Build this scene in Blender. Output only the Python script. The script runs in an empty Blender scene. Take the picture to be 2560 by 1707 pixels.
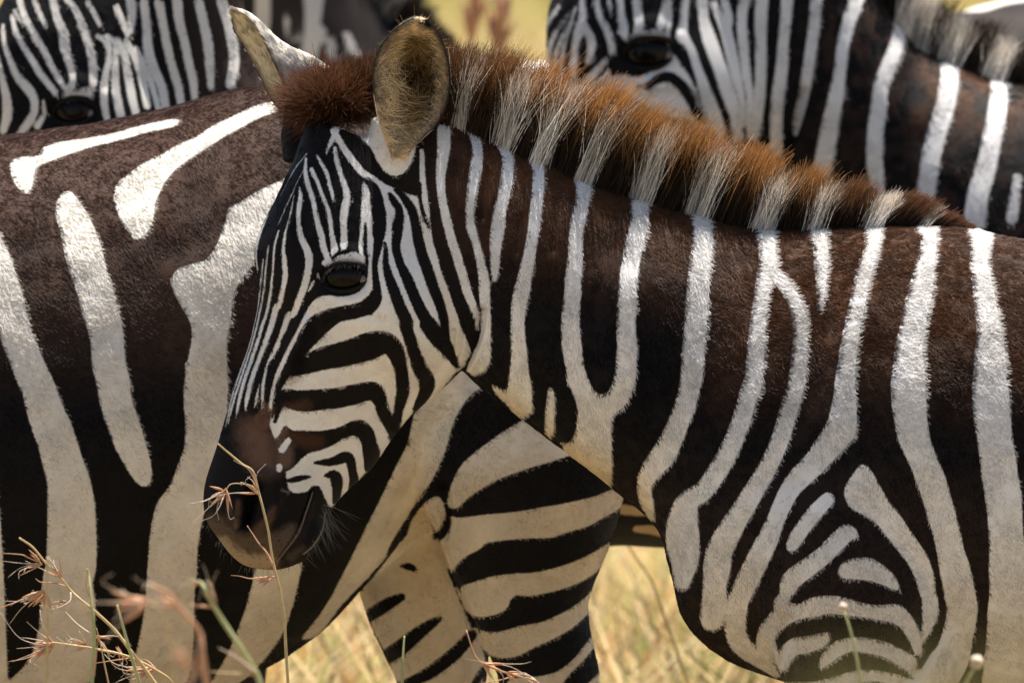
import bpy, bmesh, math, random
import numpy as np
from mathutils import Vector

random.seed(7)
RNG = np.random.default_rng(7)
SC = bpy.context.scene
COL = SC.collection

# ------------------------------------------------------------------ camera, sky, sun, exposure
S = 0.00044                      # metres per photo pixel at the front zebra
DIST = 20.0
PITCH = math.radians(2.5)
CAM = Vector((0.0, -DIST * math.cos(PITCH), 1.126 + DIST * math.sin(PITCH)))
cd = bpy.data.cameras.new('camera')
cam = bpy.data.objects.new('camera', cd)
COL.objects.link(cam)
cam.location = CAM
cam.rotation_euler = (math.radians(90) - PITCH, 0, 0)
cd.sensor_width = 36.0
cd.lens = 36.0 * DIST / (2560 * S)
cd.clip_start = 0.5
cd.clip_end = 3000
cd.dof.use_dof = True
cd.dof.focus_distance = DIST - 0.10
cd.dof.aperture_fstop = 12.5
cd.dof.aperture_blades = 0
SC.camera = cam

SUN_EL, SUN_AZ = math.radians(77), math.radians(25)   # azimuth clockwise from +Y (behind the herd)
world = bpy.data.worlds.new('World')
SC.world = world
world.use_nodes = True
wn = world.node_tree
bg = wn.nodes['Background']
sky = wn.nodes.new('ShaderNodeTexSky')
sky.sky_type = 'NISHITA'
sky.sun_disc = False
sky.sun_elevation = SUN_EL
sky.sun_rotation = SUN_AZ
wn.links.new(sky.outputs[0], bg.inputs[0])
bg.inputs[1].default_value = 0.066
sd_ = bpy.data.lights.new('sun', 'SUN')
sun = bpy.data.objects.new('sun', sd_)
COL.objects.link(sun)
sd_.energy = 5.0
sd_.angle = math.radians(0.53)
sd_.color = (1.0, 0.95, 0.88)
ldir = Vector((math.sin(SUN_AZ) * math.cos(SUN_EL), math.cos(SUN_AZ) * math.cos(SUN_EL), math.sin(SUN_EL)))
sun.rotation_euler = ldir.to_track_quat('Z', 'Y').to_euler()
SC.view_settings.view_transform = 'Standard'
SC.view_settings.look = 'None'
SC.view_settings.exposure = 1.10
SC.view_settings.gamma = 1.0
SC.view_settings.use_curve_mapping = False

# ------------------------------------------------------------------ small helpers
def W(px, py, y):
    """world point at depth y seen at photo pixel px, py (used only to measure where things stand)"""
    r = Vector(((px - 1280) * S / DIST, math.cos(PITCH), -math.sin(PITCH))) \
        + Vector((0, math.sin(PITCH), math.cos(PITCH))) * (-(py - 853.5) * S / DIST)
    return CAM + r * ((y - CAM.y) / r.y)

def tag(o, label=None, cat=None, group=None, kind=None):
    for k, v in (('label', label), ('category', cat), ('group', group), ('kind', kind)):
        if v:
            o[k] = v
    return o

def link(name, data, parent=None):
    o = bpy.data.objects.new(name, data)
    COL.objects.link(o)
    if parent is not None:
        o.parent = parent
    return o

def np_mesh(name, verts, faces, smooth=True):
    me = bpy.data.meshes.new(name)
    verts = np.asarray(verts, dtype=np.float32)
    if isinstance(faces, np.ndarray):
        k = faces.shape[1]
        me.vertices.add(len(verts))
        me.vertices.foreach_set('co', verts.ravel())
        me.loops.add(faces.size)
        me.loops.foreach_set('vertex_index', faces.ravel().astype(np.int32))
        me.polygons.add(len(faces))
        me.polygons.foreach_set('loop_start', np.arange(0, faces.size, k, dtype=np.int32))
        me.polygons.foreach_set('loop_total', np.full(len(faces), k, dtype=np.int32))
        me.update(calc_edges=True)
        me.validate()
    else:
        me.from_pydata([tuple(map(float, v)) for v in verts], [], faces)
        me.update()
    if smooth:
        me.polygons.foreach_set('use_smooth', np.ones(len(me.polygons), dtype=bool))
    return me

def catmull(P, n=6):
    P = np.asarray(P, dtype=float)
    if len(P) < 3:
        t = np.linspace(0, 1, n + 1)[:, None]
        return P[:1] * (1 - t) + P[-1:] * t
    Q = np.vstack([2 * P[0] - P[1], P, 2 * P[-1] - P[-2]])
    out = []
    for i in range(1, len(Q) - 2):
        a, b, c, d = Q[i - 1], Q[i], Q[i + 1], Q[i + 2]
        for k in range(n):
            t = k / n
            out.append(0.5 * (2 * b + (c - a) * t + (2 * a - 5 * b + 4 * c - d) * t * t + (3 * b - a - 3 * c + d) * t ** 3))
    out.append(P[-1])
    return np.array(out)

# ------------------------------------------------------------------ coat markings: measured outlines in a zebra's own side plane
Z = 800.0 / 2352.0
FR = {'P': (0, 0, 1.0), 'F1': (500, 300, Z), 'F2': (480, 760, Z), 'F3': (480, 1060, Z), 'K1': (1000, 200, Z), 'K2': (1000, 700, Z),
      'K3': (1760, 450, Z), 'K4': (1760, 900, Z), 'K5': (1760, 1174, Z), 'C6': (900, 1174, Z), 'L1': (0, 0, Z), 'L2': (0, 450, Z),
      'L3': (0, 900, Z), 'L4': (0, 1174, Z), 'E1': (560, 0, Z), 'R1': (1300, 0, Z), 'R2': (1760, 0, Z), 'M': (480, 1000, 600 / 1882)}

def pts(tokens):
    out, fr = [], FR['P']
    for t in tokens:
        if t in FR:
            fr = FR[t]
            continue
        v = [float(q) for q in t.split(',')]
        row = [fr[0] + v[0] * fr[2], fr[1] + v[1] * fr[2]]
        row += [q * fr[2] for q in v[2:]]
        out.append(row)
    return np.array(out)

def parse(text, ws=1.0):
    L = []
    for line in text.strip().splitlines():
        tk = line.split()
        if not tk or tk[0].startswith('#'):
            continue
        p = pts(tk[1:])
        if len(tk[0]) == 1:
            if len(p) == 1:
                p = np.vstack([p, p + [0.5, 0.5, 0]])
            q = catmull(p, 5)
            q[:, 2] = np.maximum(q[:, 2], 0.5) * 0.5 * ws
        else:
            q = p[:, :2]
            for _ in range(2):                                   # corner cutting
                n = np.roll(q, -1, 0)
                q = np.stack([q * 0.8 + n * 0.2, q * 0.2 + n * 0.8], 1).reshape(-1, 2)
        L.append((tk[0][0], len(tk[0]) > 1, q))
    return L

CL = 40.0
def shape_sd(is_poly, q, P):
    if is_poly:
        A, B = q, np.roll(q, -1, 0)
        out = np.full(len(P), 1e9)
        ins = np.zeros(len(P), bool)
        for a, b in zip(A, B):
            ab = b - a
            t = np.clip(((P - a) @ ab) / max(ab @ ab, 1e-9), 0, 1)
            dx = P[:, 0] - a[0] - t * ab[0]
            dy = P[:, 1] - a[1] - t * ab[1]
            out = np.minimum(out, dx * dx + dy * dy)
            if a[1] != b[1]:
                c = (a[1] > P[:, 1]) != (b[1] > P[:, 1])
                xi = ab[0] * (P[:, 1] - a[1]) / ab[1] + a[0]
                ins ^= c & (P[:, 0] < xi)
        dd = np.sqrt(out)
        return np.where(ins, dd, -dd)
    out = np.full(len(P), -1e9)
    for a, b in zip(q[:-1], q[1:]):
        ab = b[:2] - a[:2]
        t = np.clip(((P - a[:2]) @ ab) / max(ab @ ab, 1e-9), 0, 1)
        dx = P[:, 0] - a[0] - t * ab[0]
        dy = P[:, 1] - a[1] - t * ab[1]
        out = np.maximum(out, a[2] + t * (b[2] - a[2]) - np.sqrt(dx * dx + dy * dy))
    return out

def coat_sd(layers, P):
    """signed distance to the white stripes (positive = white hair), clamped"""
    s = np.full(len(P), -CL)
    for op, poly, q in layers:
        r = 0 if poly else q[:, 2].max()
        lo, hi = q[:, :2].min(0) - r - CL, q[:, :2].max(0) + r + CL
        m = np.nonzero((P[:, 0] > lo[0]) & (P[:, 0] < hi[0]) & (P[:, 1] > lo[1]) & (P[:, 1] < hi[1]))[0]
        if len(m) == 0:
            continue
        d = np.clip(shape_sd(poly, q, P[m]), -CL, CL)
        s[m] = np.maximum(s[m], d) if op == 'W' else np.minimum(s[m], -d)
    return s

def blobs(P, spec):
    """weights of soft-edged patches: rows of (polyline with radius)"""
    w = np.zeros(len(P))
    for q in spec:
        d = shape_sd(False, q, P)
        t = np.clip(0.45 + d / (1.5 * q[:, 2].mean()), 0, 1)
        w = np.maximum(w, t * t * (3 - 2 * t))
    return w

def vnoise(P, f, seed=0):
    """cheap smooth value noise on 3-column points"""
    X = P * f
    i = np.floor(X).astype(np.int64)
    u = X - i
    u = u * u * (3 - 2 * u)
    def h(a):
        n = a[:, 0] * 73856093 ^ a[:, 1] * 19349663 ^ a[:, 2] * 83492791 ^ (seed * 2654435761 & 0x7fffffff)
        n = (n ^ (n >> 13)) * 1274126177 & 0x7fffffff
        return ((n ^ (n >> 16)) & 0xffff) / 65535.0
    r = 0
    for dx in (0, 1):
        for dy in (0, 1):
            for dz in (0, 1):
                wgt = (u[:, 0] if dx else 1 - u[:, 0]) * (u[:, 1] if dy else 1 - u[:, 1]) * (u[:, 2] if dz else 1 - u[:, 2])
                r = r + wgt * h(i + np.array([dx, dy, dz]))
    return r

MARKS_A = """
# neck and trunk, white on dark
W K1 330,290,80 325,380,105 325,500,105 312,620,90 303,740,75 315,880,70 345,1020,75 385,1180,75 430,1320,80 478,1480,75 K2 500,90,75 545,200,65 570,290,40 550,400,15
W K1 440,230,80 480,310,80 550,430,75 570,540,80 560,650,95 540,760,85 520,900,75 515,1000,70 530,1100,75 560,1200,60 590,1330,65 620,1480,80 K2 620,60,85 630,200,75 635,350,75 620,470,95 590,580,150 550,640,110 500,665,30
W K1 660,300,80 700,400,80 780,530,80 795,620,80 785,740,90 765,860,85 740,960,90 725,1080,100 710,1180,90 705,1300,75 700,1400,60 697,1470,30
W K1 965,430,95 980,540,95 1015,640,85 1020,760,85 1010,880,85 995,1000,85 985,1120,85 965,1240,85 940,1360,95 915,1480,100 K2 905,60,115 880,180,110 870,300,100 870,420,105 880,540,115 880,660,135 880,760,165 880,860,185 885,920,170
WP K2 670,760 780,820 800,750 950,750 975,900 970,985 880,970 780,910 690,820
W K1 1330,560,120 1330,690,120 1345,800,110 1340,900,100 1315,1020,105 1295,1140,100 1295,1250,105 1285,1380,115 1270,1500,115 K2 1275,60,120 1265,180,125 1255,300,130 1260,430,140 1275,560,140 1295,660,135 1330,780,140
WP K2 1200,700 1270,800 1305,920 1310,1000 1295,1110 1250,1200 1170,1185 1200,1300 1400,1450 1540,1530 1560,1420 1555,1200 1550,1000 1640,940 1700,860 1560,780 1540,820 1480,850 1420,810 1380,720 1360,660
W K1 1740,680,130 1750,830,130 1765,960,125 1755,1080,130 1725,1200,130 1700,1320,130 1680,1480,130 K2 1675,60,130 1670,200,135 1665,350,140 1670,480,145 1665,600,150 1655,720,155 1620,820,150 1560,900,150 1450,960,170
W K2 1110,810,40 1110,900,60 1100,1000,70 1095,1110,70
W K1 2180,780,150 2190,930,150 2215,1060,130 2225,1180,140 2210,1300,150 2195,1450,160 K2 2190,60,165 2180,200,165 2170,350,160 2155,500,165 2150,640,165 2130,780,155 2095,920,150 2050,1040,150 2000,1160,165 1930,1290,175 1850,1390,150 1800,1480,110 C6 2090,60,105 2090,180,100 2115,270,90 2140,345,40
W K3 400,150,150 430,300,150 455,460,130 465,560,125 465,660,150 430,780,110 410,900,105 395,1020,110 385,1150,120 375,1280,125 365,1420,130 345,1560,130 K4 340,200,130 300,340,130 265,460,135 210,600,135 140,740,140 60,870,140 -20,970,140 P 1722,1250,52 1708,1290,72 1706,1343,84 1712,1395,70 1706,1450,40
W K3 480,690,100 540,720,90 600,800,90 660,900,100 690,1000,105 700,1100,105 700,1220,110 690,1340,115 680,1460,125 K4 680,160,120 650,260,125 620,360,130 590,460,130 555,580,130 505,700,130 445,820,135 380,930,140 310,1050,150 240,1160,160 170,1280,180 110,1400,190 K5 95,700,200 75,850,170 75,1000,195 55,1090,170
W K3 800,180,150 815,330,150 845,480,110 855,600,105 855,720,85 850,840,60 838,940,30 835,980,10
W K3 1235,150,150 1225,330,150 1230,430,110 1215,540,110 1180,640,115 1150,760,110 1125,880,115 1100,1000,115 1075,1120,120 1055,1240,125 1040,1360,130 1025,1500,150 K4 1025,180,150 1020,300,165 1010,420,190 970,540,210 890,650,190 800,760,170 700,860,160 620,960,140 560,1080,130 510,1200,130 460,1320,150 400,1440,160 K5 320,800,160 260,930,150 235,1050,150 225,1150,150 260,1270,150 400,1390,110 520,1490,60
WP K4 960,200 1108,200 1112,400 1105,545 1080,590 960,660 880,560
W K3 1600,130,170 1610,310,170 1640,420,120 1635,520,120 1610,640,140 1590,760,165 1565,880,180 1535,1000,180 1515,1120,190 1490,1250,200 1490,1380,230 1485,1500,250 K4 1485,180,250 1490,300,250 1500,420,240 1520,540,230 1560,660,210 1610,780,200 1660,900,210 1690,1000,200 1730,1140,200 1770,1280,195 1800,1420,200 K5 1830,740,220 1860,880,220 1880,1000,220 1870,1120,220 1840,1240,230 1810,1360,260 1740,1470,300 1680,1560,300 1640,1700,300
W K3 1980,150,190 2000,330,190 2010,480,150 2005,600,130 2025,740,145 2045,880,155 2065,1020,170 2080,1150,190 2080,1280,220 2080,1420,240 2075,1540,240 K4 2080,200,260 2090,350,270 2100,480,260 2120,620,250 2140,760,260 2160,900,260 2180,1040,260 2190,1180,250 2200,1320,250 2210,1480,270 K5 2210,760,270 2220,900,280 2215,1000,290 2215,1150,300 2215,1300,320 2200,1560,340 2200,1750,350
WP K5 1140,-45 1190,-30 1240,40 1330,210 1420,320 1500,440 1620,610 1670,740 1680,860 1710,960 1700,1080 1640,1200 1570,1280 1590,1130 1590,950 1560,860 1520,730 1430,610 1330,480 1250,380 1150,320 1060,275 1015,190 1035,100 1100,10
W K4 900,1020,100 820,1100,110 740,1200,110 660,1320,100 640,1360,80
W K5 1090,470,70 1040,450,110 1000,490,130 930,560,130 850,640,130 740,720,140 640,800,140 610,860,120 590,900,75 560,980,110
WP K5 970,720 1010,670 1100,640 1200,635 1300,690 1380,760 1425,840 1420,880 1380,870 1290,830 1190,800 1080,795 990,785
W K5 540,1450,50 470,1330,140 450,1220,130 500,1130,140 600,1050,150 700,1030,110 800,1000,140 900,980,130 1000,990,130 1150,1020,100 1300,1040,110 1400,1050,140 1480,1120,110 1530,1220,90 1560,1320,60
W K5 580,1430,70 600,1350,110 660,1290,120 760,1270,120 850,1240,100 890,1210,60
W K5 855,1430,40 900,1370,90 980,1300,110 1080,1270,100 1200,1280,110 1320,1310,110 1420,1360,110 1500,1410,110 1540,1460,80
W K5 600,1580,60 800,1580,70 950,1550,80 1100,1510,90 1250,1500,80 1400,1530,80 1500,1560,70
W K5 600,1720,100 900,1700,110 1200,1690,100 1450,1720,100
W K5 640,1900,110 900,1880,110 1200,1880,110 1450,1900,100
K K5 1570,1430,50 1640,1320,50 1700,1230,45 1730,1130,45
K K5 560,1500,20 500,1400,8
W P 2700,560,60 2690,900,80 2720,1300,90 2730,1800,110
W P 2860,560,60 2850,900,80 2880,1300,90 2890,1800,110
W P 3020,560,60 3020,900,80 3060,1300,90 3080,1800,110
W P 3300,540,70 3200,900,90 3260,1300,90 3280,1800,110
W P 3700,540,70 3500,800,90 3440,1200,100 3450,1700,110
W P 4000,750,80 3760,950,90 3660,1300,100 3660,1700,110
# head: dark ground first
KP F1 860,40 780,330 600,520 400,900 400,1100 330,1567 F2 200,900 20,1250 F3 60,800 300,1080 700,1120 1000,900 1010,620 1260,400 1470,120 F2 1640,770 1800,670 1960,470 2080,310 2110,190 F1 1970,1500 1910,1350 1820,1100 1760,880 1715,600 1690,300 1640,180 1000,60
# cheek ground white
WP F1 1195,440 1290,430 1440,510 1580,560 1640,560 1710,820 1760,980 1800,1080 1870,1230 1930,1400 1965,1500 F2 2060,330 1985,470 1940,500 1790,690 1640,780 1540,910 1460,1040 1270,1250 1190,1340 1070,1460 1010,1510 960,1390 720,1400 690,1250 700,1180 615,1000 575,905 610,780 565,770 585,640 620,510 700,340 790,180 830,90 F1 830,1340 900,1290 1150,1290 1240,1200 1240,1040 1190,1020 1170,960 1190,700
# nose and forehead whites
W F1 505,700,14 450,830,26 425,920,26 418,1000,22 430,1100,16
W F1 790,255,15 720,340,14 660,440,12 600,560,10
W F1 800,330,10 740,430,12 690,540,14 640,650,12 590,760,12
W F2 400,360,12 350,480,14 310,600,14 275,720,14 255,810,10
W F1 475,1030,16 455,1180,18 440,1300,18 F2 480,60,18 450,200,18 415,330,18 370,470,20 325,600,20 290,720,20 270,820,18 250,900,10
W F1 515,930,16 495,1080,20 480,1220,20 460,1340,22 F2 480,170,22 445,300,22 400,440,24 355,580,26 315,700,26 290,790,22 270,880,12
W F1 590,820,18 560,930,24 550,1070,22 540,1180,25 520,1320,28 490,1450,30 F2 530,140,32 495,260,34 450,390,36 405,520,34 370,640,34 345,750,30 330,830,10
W F1 700,560,12 680,680,18 650,790,18 635,870,28 625,960,35 635,1060,45 640,1150,48 620,1250,45 590,1370,45 F2 630,30,55 590,170,50 545,290,45 500,410,42 455,530,42 430,620,42 410,710,40 400,785,14
W F1 740,500,15 750,560,35 740,640,45 735,720,40 745,810,45 760,880,55 795,950,65 815,1030,65 805,1130,60 780,1230,60 740,1330,60 700,1430,55 F2 720,90,55 685,190,50 650,280,45 600,380,36 565,440,22 545,520,28 530,620,32 525,720,25 518,780,8
W F2 505,590,8 490,660,25 478,720,28 470,760,10
W F2 690,560,50 655,630,30 630,710,28 608,790,26 590,860,22 583,910,10
W F1 990,90,60 1040,170,55 1090,250,60 1150,330,60 1200,390,60 1290,440,40 1350,490,50 1440,530,50
W F1 1000,215,35 1015,300,45 1040,390,45 1070,480,50 1090,570,60 1075,660,70 1065,750,60 1070,840,55 1070,920,60 1065,975,35
W F1 870,270,25 910,340,35 945,410,35 965,490,35 985,560,35 990,610,12
W F1 830,370,40 880,480,35 910,560,35 945,640,35 965,720,40 975,800,40 985,870,45 1000,940,60 1000,985,60
W F1 785,290,25 785,400,40 810,500,45 840,590,45 860,680,45 880,770,50 905,860,55 920,940,55 945,1010,50 960,1040,60
W F1 1020,20,50 1000,110,50 960,190,35 935,250,20
W F1 930,1055,50 1000,1030,60 1080,1010,75 1150,1010,75 1210,1035,50
WP E1 965,990 1060,850 1110,700 1200,800 1330,1000 1430,1020 1400,1180 1335,1285 1250,1308 1180,1270 1120,1180 1085,1090
W F1 1635,230,40 1640,400,50 1650,550,60 1670,680,60 1700,790,24
# darks over the cheek
K F1 1240,450,40 1290,520,70 1310,620,90 1325,720,95 1325,820,90 1320,900,60 1310,980,45 1295,1060,35 1300,1150,40 1310,1250,55 1290,1330,100 1240,1380,110 F2 1300,30,100 1200,60,100 1080,85,105 960,145,150 880,230,145 830,300,110 770,390,90 715,480,60 670,560,50 640,640,42 620,740,30 598,830,14
K F1 1225,770,12 1225,860,22 1225,960,22 1238,1040,18 1232,1130,12
K F1 985,1022,12 1030,988,20 1090,972,24 1140,950,30
K F1 1400,550,20 1430,600,45 1470,670,50 1460,780,75 1455,860,65 1450,950,55 1480,1060,55 1530,1170,70 1580,1290,75 1640,1420,80 1700,1520,90 F2 1740,150,110 1800,230,120 1850,290,110 1890,350,80 1920,410,50 1940,460,16
K F1 1370,910,12 1375,980,28 1375,1060,38 1400,1160,60 1440,1270,75 1480,1380,80 1530,1490,85 F2 1580,160,85 1620,290,80 1650,400,90 1690,490,110 1730,570,110 1720,640,90 1680,710,60 1640,770,25
K F1 1450,520,30 1500,570,45 1560,660,60 1590,760,65 1610,880,70 1640,1000,75 1680,1110,75 1720,1230,75 1770,1360,65 1800,1480,60 F2 1860,160,55 1870,250,50
K F1 1610,480,40 1625,600,20 1650,700,22 1690,790,16
K F1 1715,560,60 1740,760,70 1760,880,80 1790,980,80 1820,1100,80 1870,1230,80 1910,1350,80 1960,1480,80 F2 2010,130,75 2050,220,70 2070,300,50
KP F1 925,1110 960,1072 1060,1055 1160,1065 1228,1090 1232,1160 1205,1230 1150,1280 1060,1302 960,1290 890,1270 915,1190
K F1 900,1200,50 850,1260,40 820,1310,40 780,1390,35 730,1460,35 690,1520,40 F2 690,280,50
K F2 730,520,20 800,480,80 880,440,130 980,400,160 1080,380,170 1200,350,180 1320,310,190 1420,285,150 1490,330,130 1525,420,100 1545,520,85 1555,620,85 1540,700,80 1520,780,60 1505,850,70 1490,970,70
K F2 670,720,70 700,690,120 780,710,140 880,710,150 980,700,140 1080,690,140 1180,670,140 1280,645,130 1350,650,130 1390,720,90 1410,790,90 1440,850,90 1480,900,110 1490,960,80
K F2 665,720,60 640,790,30 620,860,20
KP F2 655,960 690,890 740,935 830,935 940,940 1080,915 1200,855 1270,855 1330,920 1355,1010 1385,1100 1350,1180 1275,1250 1262,1120 1255,1030 1230,975 1180,960 1110,985 1040,1035 950,1070 860,1090 800,1140 740,1210 690,1225 640,1260 590,1240 580,1100 615,1010
K F2 910,1165,12 980,1165,40 1060,1150,60 1130,1125,75 1165,1150,65 1182,1240,55 1190,1300,60 1170,1360,40
K F2 990,1260,20 1040,1255,60 1070,1295,90 1070,1360,80 1060,1420,50 1045,1460,20
K F2 700,1300,15 760,1290,35 820,1275,30 870,1270,10
KP F3 660,500 760,515 860,500 890,455 945,460 985,590 1005,620 985,720 900,920 600,1100 60,800 60,500 300,300 560,300
W F3 1000,470,70 1012,540,50 1022,600,20
W F2 1110,1230,50 1130,1290,50 1120,1350,40 1095,1420,16
W F2 670,1070,60 715,1005,55
W F2 650,1195,55 648,1215,50
W F1 880,1140,26 878,1150,26
W F1 922,1135,12 920,1140,12
W F1 850,1190,22 830,1230,26 812,1260,18
"""

MARKS_B = """
WP L1 75,1200 150,1165 290,1160 320,1090 440,1050 600,1035 850,985 1080,920 1240,890 1320,890 1300,935 1150,970 960,1015 780,1065 600,1110 430,1170 300,1220 260,1260 250,1340 235,1400 200,1440 150,1410 110,1350 80,1270
W L1 2250,720,80 2030,790,80 1900,830,90 1750,900,100 1600,980,110 1480,1060,110 1350,1130,130 1230,1210,150 1120,1300,210 1040,1390,270 990,1480,290 L2 990,120,290 1000,220,270 1010,310,210 1015,370,130 1000,420,60
W L2 500,150,110 510,230,190 550,330,230 590,440,250 620,560,270 660,700,260 700,820,260 730,950,260 770,1080,250 790,1200,240 800,1350,240 835,1500,240 L3 840,250,230 870,370,230 910,480,230 950,600,220 1000,720,190 1030,800,160 1050,860,110 1065,895,50
WP L2 2100,0 2400,0 2400,150 1980,330 1900,450 1880,600 1840,650 1760,740 1700,850 1690,1000 1660,1150 1650,1250 1660,1400 1670,1640 1330,1640 1370,1350 1410,1150 1390,1040 1340,960 1280,850 1240,740 1310,660 1420,625 1500,610 1580,510 1640,350 1670,220 1750,180 1900,90 2050,20
WP L3 1350,0 1660,0 1660,250 1660,420 1640,600 1600,700 1540,900 1495,1100 1460,1250 1440,1400 1440,1640 1085,1640 1100,1350 1120,1150 1150,1030 1240,930 1300,780 1350,640 1360,480 1340,300 1360,100
WP L4 1120,300 1480,300 1450,500 1425,800 1420,1000 1415,1300 1370,1600 930,1600 980,1400 1040,1150 1070,900 1090,550
W L2 -60,420,130 -20,560,180 20,700,200 60,850,220 90,1000,230 130,1150,230 190,1300,230 250,1450,240 L3 290,200,240 330,350,260 390,500,280 430,620,280 470,760,290 510,900,310 525,1050,340 530,1200,350 530,1350,360 525,1500,360 L4 500,800,360 500,1000,400 480,1200,380
WP L4 300,1100 700,1050 690,1300 680,1600 -20,1600 150,1470 250,1330
WP L4 1880,600 2230,600 2150,960 2080,1190 1900,1440 1700,1620 1500,1620 1640,1400 1720,1220 1800,1000 1850,800
WP F2 2000,400 2170,520 2150,595 2030,650 1940,770 1880,900 1860,1000 1800,1170 1720,1330 1600,1460 1560,1600 1320,1600 1440,1330 1560,1050 1600,850 1640,700 1800,600 1940,480
WP F3 1620,0 1900,0 1830,130 1760,330 1680,490 1600,620 1540,720 1450,870 1400,1000 1260,1150 1100,1310 910,1580 780,1580 900,1440 1000,1290 1100,1090 1180,930 1280,720 1370,540 1470,330 1560,150
W F3 1530,870,25 1460,1000,30 1380,1110,20 1280,1210,8
WP F3 1570,800 1590,720 1660,610 1730,540 1790,520 1820,560 1845,650 1820,720 1780,790 1740,720 1700,700 1640,750 1580,830
WP K2 325,1640 340,1530 380,1430 440,1330 600,1200 760,1090 930,990 1120,1100 1260,1270 1100,1320 900,1380 700,1450 560,1530 450,1610 400,1670 345,1670
WP C6 640,330 700,350 850,325 1100,305 1300,270 1500,235 1700,190 1840,130 1940,150 1900,270 1780,330 1640,410 1450,460 1380,490 1150,495 900,520 860,570 760,620 690,680 660,740 600,700 545,560 555,500 610,440
WP C6 710,850 850,800 950,770 1100,750 1250,745 1450,700 1650,620 1840,500 1790,640 1720,740 1560,830 1400,880 1200,920 1120,900 1070,950 1060,1000 980,1050 880,1070 790,1060 730,930
WP C6 830,1160 900,1175 1000,1180 1150,1130 1300,1110 1480,1030 1620,940 1700,840 1690,1010 1570,1120 1430,1210 1250,1290 1120,1360 1000,1370 920,1340 870,1260
WP C6 1060,1530 1160,1505 1300,1500 1420,1470 1530,1390 1620,1280 1720,1160 1720,1260 1600,1400 1500,1490 1420,1620 1050,1620
WP C6 1600,1620 1660,1540 1790,1420 1790,1520 1700,1620
# inner side of the far hind leg
WP C6 470,360 510,400 550,520 650,760 770,1050 825,1160 860,1240 940,1400 900,1640 300,1640 170,1300 80,1150 -40,990 20,880 300,520 330,480
K C6 300,710,20 360,715,55 400,730,45
K C6 20,1110,80 60,1090,90 150,1030,100 230,980,90 310,940,60
K C6 180,1400,110 310,1310,120 430,1210,100 540,1130,70 590,1100,40
K C6 300,1600,60 480,1520,90 600,1440,100 720,1340,100 830,1220,80
K C6 830,1620,60 880,1540,60 920,1490,70
K C6 545,510,20 580,470,60 620,400,50 625,320,30
W P -200,380,60 -140,800,90 -60,1200,110 -40,1800,130
W P -420,400,60 -330,800,90 -300,1200,110 -300,1800,130
W P -640,420,60 -560,800,90 -540,1200,110 -540,1800,130
"""

MARKS_C = """
W L1 30,190,30 40,320,45 80,440,55 130,560,70 210,650,90 260,740,80 255,830,70 210,910,80 160,970,60 100,1060,50
W L1 -20,420,60 20,580,60 55,720,80 60,850,90 30,960,70
W L1 95,120,30 120,230,50 170,330,55 240,440,60 300,540,65 370,630,60 420,690,50
W L1 150,0,60 190,130,60 250,240,65 310,340,60 370,460,60 430,570,55 485,650,45
W L1 255,0,50 290,90,50 330,170,40 350,210,16
W L1 110,80,20 140,130,25 170,180,12
W L1 390,-20,70 420,120,75 470,240,90 480,340,95 510,460,70 540,560,60 530,640,60 480,710,60
W L1 490,-10,60 560,80,60 610,200,75 650,320,70 680,430,80 690,540,80 690,620,70
W L1 560,700,80 620,680,90 670,680,70
W L1 325,740,30 330,840,40 280,930,60
W L1 650,20,50 700,110,45 740,190,40
W L1 720,270,40 790,320,60 810,410,55 790,510,60 770,620,70 770,760,70 790,870,60
W L1 790,270,50 850,320,60 855,420,50 850,560,70 860,700,80 890,850,80
W L1 870,300,60 920,420,70 945,560,75 970,700,80 1000,830,70
W L1 930,310,60 1000,430,70 1050,600,75 1085,780,70
W L1 1000,360,50 1060,480,60 1110,600,55 1150,740,55 1170,820,50
W L1 860,60,60 900,160,60 940,260,50
W L1 960,0,90 970,110,80 960,230,60
W L1 1060,20,80 1080,200,80 1090,360,95 1130,500,90 1190,640,85 1220,800,80
W L1 1170,20,90 1200,180,80 1230,340,80 1270,500,80 1310,640,80 1330,760,70
W L1 1300,0,100 1320,160,90 1360,320,80 1390,470,80 1420,600,80 1430,720,60
W L1 1460,20,90 1500,180,90 1530,330,95 1540,480,85 1550,640,60
W L1 1630,20,100 1680,180,100 1710,340,100 1720,480,100 1690,620,90
W P 640,-20,30 660,100,40 690,300,40
W P 1520,1264,34 1600,1272,32 1700,1262,32
W P 1650,1325,34 1620,1320,30 1585,1318,20
W P 1200,240,50 1180,700,60 1220,1250,60
W P 1000,240,50 980,700,60 1000,1250,60
K L1 640,760,60 560,780,70 480,800,60 420,830,60 360,880,60
"""

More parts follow.
